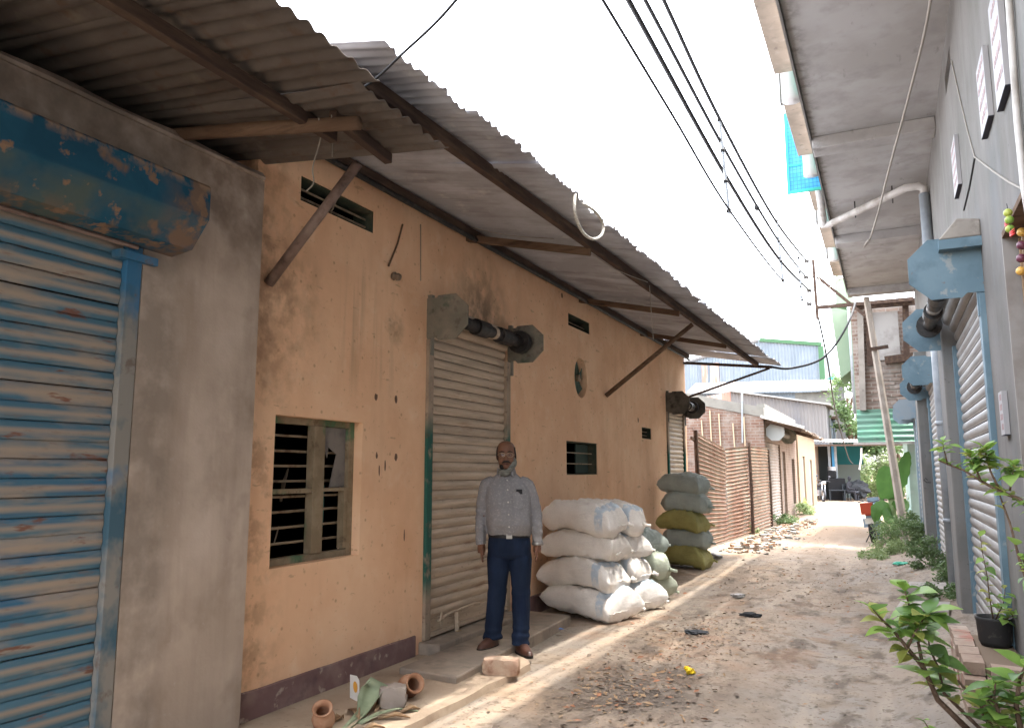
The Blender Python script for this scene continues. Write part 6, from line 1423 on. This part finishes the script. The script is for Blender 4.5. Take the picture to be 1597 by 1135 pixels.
# banana plant
bp_ = thing('banana_plant', 'young banana plant with broad leaves beside the leaning pole', 'plant', (.05, 18.2, .1))
MB().tube([(.02, 18.2, .0), (.0, 18.2, .6), (-.02, 18.2, 1.1)], [.09, .075, .05], 10).build('stem', mat('banana_stem', (.20, .27, .12), .7), bp_, smooth=True)
def bleaf(pts, wd):
    P = [V(p) for p in pts]; out = []
    for i in range(len(P)-1):
        for k in range(4): out.append(P[i].lerp(P[i+1], k/4))
    out.append(P[-1]); rows = []; n = len(out)
    for i, p in enumerate(out):
        t = i/(n-1); tan = (out[min(i+1, n-1)]-out[max(i-1, 0)]).normalized(); side = tan.cross(V((.3, -1, .2))).normalized(); w = wd*math.sin(math.pi*min(1, t*.93+.07))**.6
        if t < .15: w *= t/.15
        rows.append([p+side*w*k*.5+V((0, -1, 0))*(-abs(k)*w*.12)+side*(.012*math.sin(t*40+k)) for k in (-1, -.5, 0, .5, 1)])
    MB().rings(rows, closed=False, cap=False).build('leaf', BANANA, bp_, smooth=True, fixn=False)
bleaf([(-.02, 18.2, .9), Y(1392, 775, 18.1), Y(1383, 745, 18.0), Y(1378, 725, 17.95)], .52); bleaf([(-.0, 18.2, 1.0), Y(1405, 750, 18.3), Y(1412, 720, 18.3), Y(1417, 703, 18.3)], .26); bleaf([(-.02, 18.2, .7), Y(1378, 790, 18.0), Y(1368, 795, 17.9), Y(1364, 815, 17.9)], .30); bleaf([(.02, 18.2, .7), Y(1405, 785, 18.0), Y(1412, 800, 17.9)], .3); bleaf([(.0, 18.2, .6), Y(1388, 800, 17.9), Y(1382, 818, 17.8)], .28)
# far greenery
tree('leafy_tree', 'slender leafy tree rising behind the far shed, left of the drain pipe', (-2.15, 53, 0), 7.6, (1.0, 1.2, 2.3), 2600, .13, LEAFD, 31, 'trees at the end of the lane')
MB_hedge = foliage((-.2, 52.6, .9), (2.2, .5, 1.0), 4200, .14, LEAFD, 77, 'hedge_foliage', None, 40, ground=.0); tag(MB_hedge, 'dark undergrowth behind the pale bushes at the lane end', kind='stuff')
tree('leafy_tree', 'dark broad tree under the green awning behind the light hedge', (.5, 54, 0), 5.0, (2.8, 1.6, 2.1), 7000, .17, LEAFD, 32, 'trees at the end of the lane')
for k, (px, py, Yy, r, h) in enumerate(((1356, 735, 50.5, 1.25, 1.25), (1378, 735, 50.0, 1.3, 1.3), (1400, 735, 49.0, 1.3, 1.3))):
    p = on(px, py, 1, Yy); t = thing('light_bush', ['pale green bush nearest the dark shed', 'pale green bush in the middle of the far hedge', 'pale green bush right behind the banana leaves'][k], 'bush', (p.x, Yy, 0), 'pale hedge bushes'); MB().tube([(p.x, Yy, -.05), (p.x, Yy, 1.0)], .04, 6).build('stem', BARK, t); foliage((p.x, Yy, p.z-.25), (r, r, h), 1500, .09, LEAFL, 60+k, 'crown', t, 22, ground=.05)

# ------------------------------------------------------------------ two-wheelers and the far figure
TYRE = mat('tyre_rubber', (.02, .02, .02), .8); CHROME = mat('dull_chrome', (.45, .45, .46), .3, metal=.9); BODY = mat('black_bike_paint', (.02, .022, .03), .3, .5); REDP = mat('red_orange_plastic', (.34, .05, .022), .6); BLUEB = mat('blue_grey_panel', (.22, .30, .38), .5); SEAT = mat('black_seat', (.018, .018, .018), .7)
def torus(c, R, r, ax, n=24, k=8):
    c, ax = V(c), V(ax).normalized(); a = ax.orthogonal().normalized(); b = ax.cross(a); q = MB(); rings = []
    for i in range(n+1):
        w = 2*math.pi*i/n; d = a*math.cos(w)+b*math.sin(w); rings.append([c+d*(R+r*math.cos(2*math.pi*j/k))+ax*(r*math.sin(2*math.pi*j/k)) for j in range(k)])
    return q.rings(rings, cap=False)
def motorbike(name, label, loc, rz, paint, extra=None, s=1.0):
    """local: length along +y (front), x sideways"""
    t = thing(name, label, 'motorcycle', loc)
    def part(n_, mb, m, smooth=True, par=None):
        me = mb.mesh(n_); bm = bmesh.new(); bm.from_mesh(me); bmesh.ops.recalc_face_normals(bm, faces=bm.faces[:]); bm.to_mesh(me); bm.free(); me.materials.append(m)
        if smooth: me.polygons.foreach_set('use_smooth', [True]*len(me.polygons))
        o = bpy.data.objects.new(n_, me); C.objects.link(o); o.parent = par or t; return o
    for y in (-.62, .64):
        w = part('wheel', torus((0, y, .29), .245, .048, (1, 0, 0)), TYRE); part('rim', torus((0, y, .29), .19, .014, (1, 0, 0)), CHROME, par=w)
        sp = MB()
        for k in range(8): a = k*math.pi/4; sp.tube([(0, y, .29), (0, y+.19*math.cos(a), .29+.19*math.sin(a))], .006, 5)
        part('spokes', sp, CHROME, par=w)
    part('tank', MB().rings([ering((0, y, z), rx, rz_, 14) if False else [V((rx*math.cos(a), y, z+rz_*math.sin(a))) for a in [2*math.pi*k/14 for k in range(14)]] for y, z, rx, rz_ in ((-.02, .80, .08, .06), (.06, .83, .13, .10), (.22, .86, .15, .12), (.36, .87, .10, .09), (.42, .86, .05, .05))]), paint)
    part('seat', MB().rings([[V((rx*math.cos(a), y, z+.045*math.sin(a))) for a in [2*math.pi*k/12 for k in range(12)]] for y, z, rx in ((-.72, .84, .07), (-.6, .83, .12), (-.3, .80, .13), (.0, .79, .09))]), SEAT)
    part('engine', MB().box(-.13, .13, -.12, .26, .28, .56), CHROME, False); part('side_panel', MB().box(-.11, .11, -.5, -.12, .48, .76), paint, False)
    part('frame', MB().tube([(0, .5, .95), (0, .3, .4), (0, -.1, .3), (0, -.62, .29)], .025, 8), BODY); part('exhaust', MB().tube([(.13, .2, .3), (.16, -.1, .24), (.17, -.85, .34)], [.02, .03, .045], 8), CHROME)
    for sx in (-.07, .07): part('fork', MB().tube([(sx, .64, .29), (sx, .47, .98)], .018, 8), CHROME)
    hb_ = part('handlebar', MB().tube([(-.36, .34, 1.02), (-.2, .42, 1.05), (0, .46, 1.0), (.2, .42, 1.05), (.36, .34, 1.02)], .014, 8), BODY)
    part('headlight', MB().lathe([(0, -.06), (.06, -.05), (.09, .02), (.09, .06), (0, .075)], (0, .56, .93), 16, ax=(0, 1, 0)), CHROME); part('front_fender', torus((0, .64, .29), .30, .03, (1, 0, 0), 24, 6), paint)
    for sx in (-1, 1):
        m_ = part('mirror', MB().tube([(sx*.24, .40, 1.05), (sx*.30, .36, 1.22)], .008, 6), BODY); part('mirror_head', ballm((sx*.31, .35, 1.26), .07, (1, .3, .7)), BODY, par=m_)
    part('tail_light', MB().box(-.07, .07, -.80, -.74, .70, .80), REDP, False); part('number_plate', MB().box(-.1, .1, -.83, -.82, .50, .64), CARD, False); part('stand', MB().tube([(-.1, -.05, .28), (-.26, -.08, .01)], .014, 6), BODY)
    if extra: extra(t, part)
    t.rotation_euler = (0, rad(-6), rz); t.scale = (s, s, s); return t
p = on(1284, 779, 2, 0); motorbike('motorcycle', 'black motorcycle parked at the corner of the open shed', (p.x+.0, 42.6, .0), rad(200), BODY)
def crate(t, part): part('carrier_box', MB().box(-.14, .14, -.93, -.66, .74, 1.02), REDP, False); part('cover_panel', MB().box(-.19, .19, -.50, -.15, .40, .62), BLUEB, False); part('windscreen', MB().box(-.14, .14, .50, .52, .95, 1.12), BLUEB, False)
p = gp(1362, 852); motorbike('motorcycle', 'parked motorcycle with a red carrier box half hidden by weeds', (p.x+.06, p.y+1.3, gz(p.x, p.y+1.3)), rad(-6), BLUEB, crate, .84)
p = on(1330, 777, 2, 0); fg = thing('person', 'dark seated figure on a chair under the far shed roof', 'person', (p.x, 44.2, 0))
def fpart(n_, me, m_, smooth=True):
    if isinstance(me, MB): me = me.mesh(n_)
    me.materials.append(m_); o = bpy.data.objects.new(n_, me); C.objects.link(o); o.parent = fg
    if smooth: me.polygons.foreach_set('use_smooth', [True]*len(me.polygons))
    return o
fb = [loft([(.42, 0, .05, .15, .12), (.6, 0, .04, .15, .11), (.8, 0, .0, .17, .11), (.92, 0, -.02, .14, .09), (.97, 0, -.02, .06, .06)]), limb([(0, -.02, .94), (0, -.04, 1.08)], [.05, .05], 10), ballm((0, -.05, 1.15), .1, (.8, .95, 1.2))]
for s_ in (-1, 1): fb += [limb([(s_*.16, -.02, .88), (s_*.22, -.08, .66), (s_*.10, -.32, .60)], [.055, .045, .035], 10), ballm((s_*.10, -.34, .60), .04), limb([(s_*.09, 0, .46), (s_*.11, -.40, .47), (s_*.11, -.42, .06)], [.085, .07, .045], 12), ballm((s_*.11, -.48, .04), .05, (.8, 1.9, .7))]
fpart('body', remeshed(fb, .014, 3), mat('dark_clothes', (.03, .03, .035), .9)); fg.rotation_euler = (0, 0, rad(60))
chm = mat('dark_plastic_chair', (.03, .035, .04), .6); cc = thing('plastic_chair', 'dark chair carrying the seated figure in the far shed', 'chair', (p.x, 44.2, 0))
for nm, mb_ in (('seat', MB().box(-.22, .22, -.2, .24, .36, .40)), ('backrest', MB().box(-.22, .22, .22, .26, .4, .85)), *[('leg', MB().box(x, x+.04, y, y+.04, 0, .36)) for x in (-.22, .18) for y in (-.2, .2)]):
    me = mb_.mesh(nm); me.materials.append(chm); o = bpy.data.objects.new(nm, me); C.objects.link(o); o.parent = cc
cc.rotation_euler = (0, 0, rad(60))
tbt = thing('low_table', 'low dark table left of the seated figure', 'table', (p.x-.55, 43.9, 0))
for nm, mb_ in (('table_top', MB().box(-.4, .4, -.25, .25, .52, .56)), *[('leg', MB().box(x, x+.05, y, y+.05, 0, .52)) for x in (-.38, .33) for y in (-.23, .18)]):
    me = mb_.mesh(nm); me.materials.append(chm); o = bpy.data.objects.new(nm, me); C.objects.link(o); o.parent = tbt
p = on(1345, 770, 2, 0); crumple('sack_heap', (p.x+.2, 44.6, 0), (.55, .4, .55), RAG, 'dark covered heap right of the seated figure', 'heap', 31, .8)
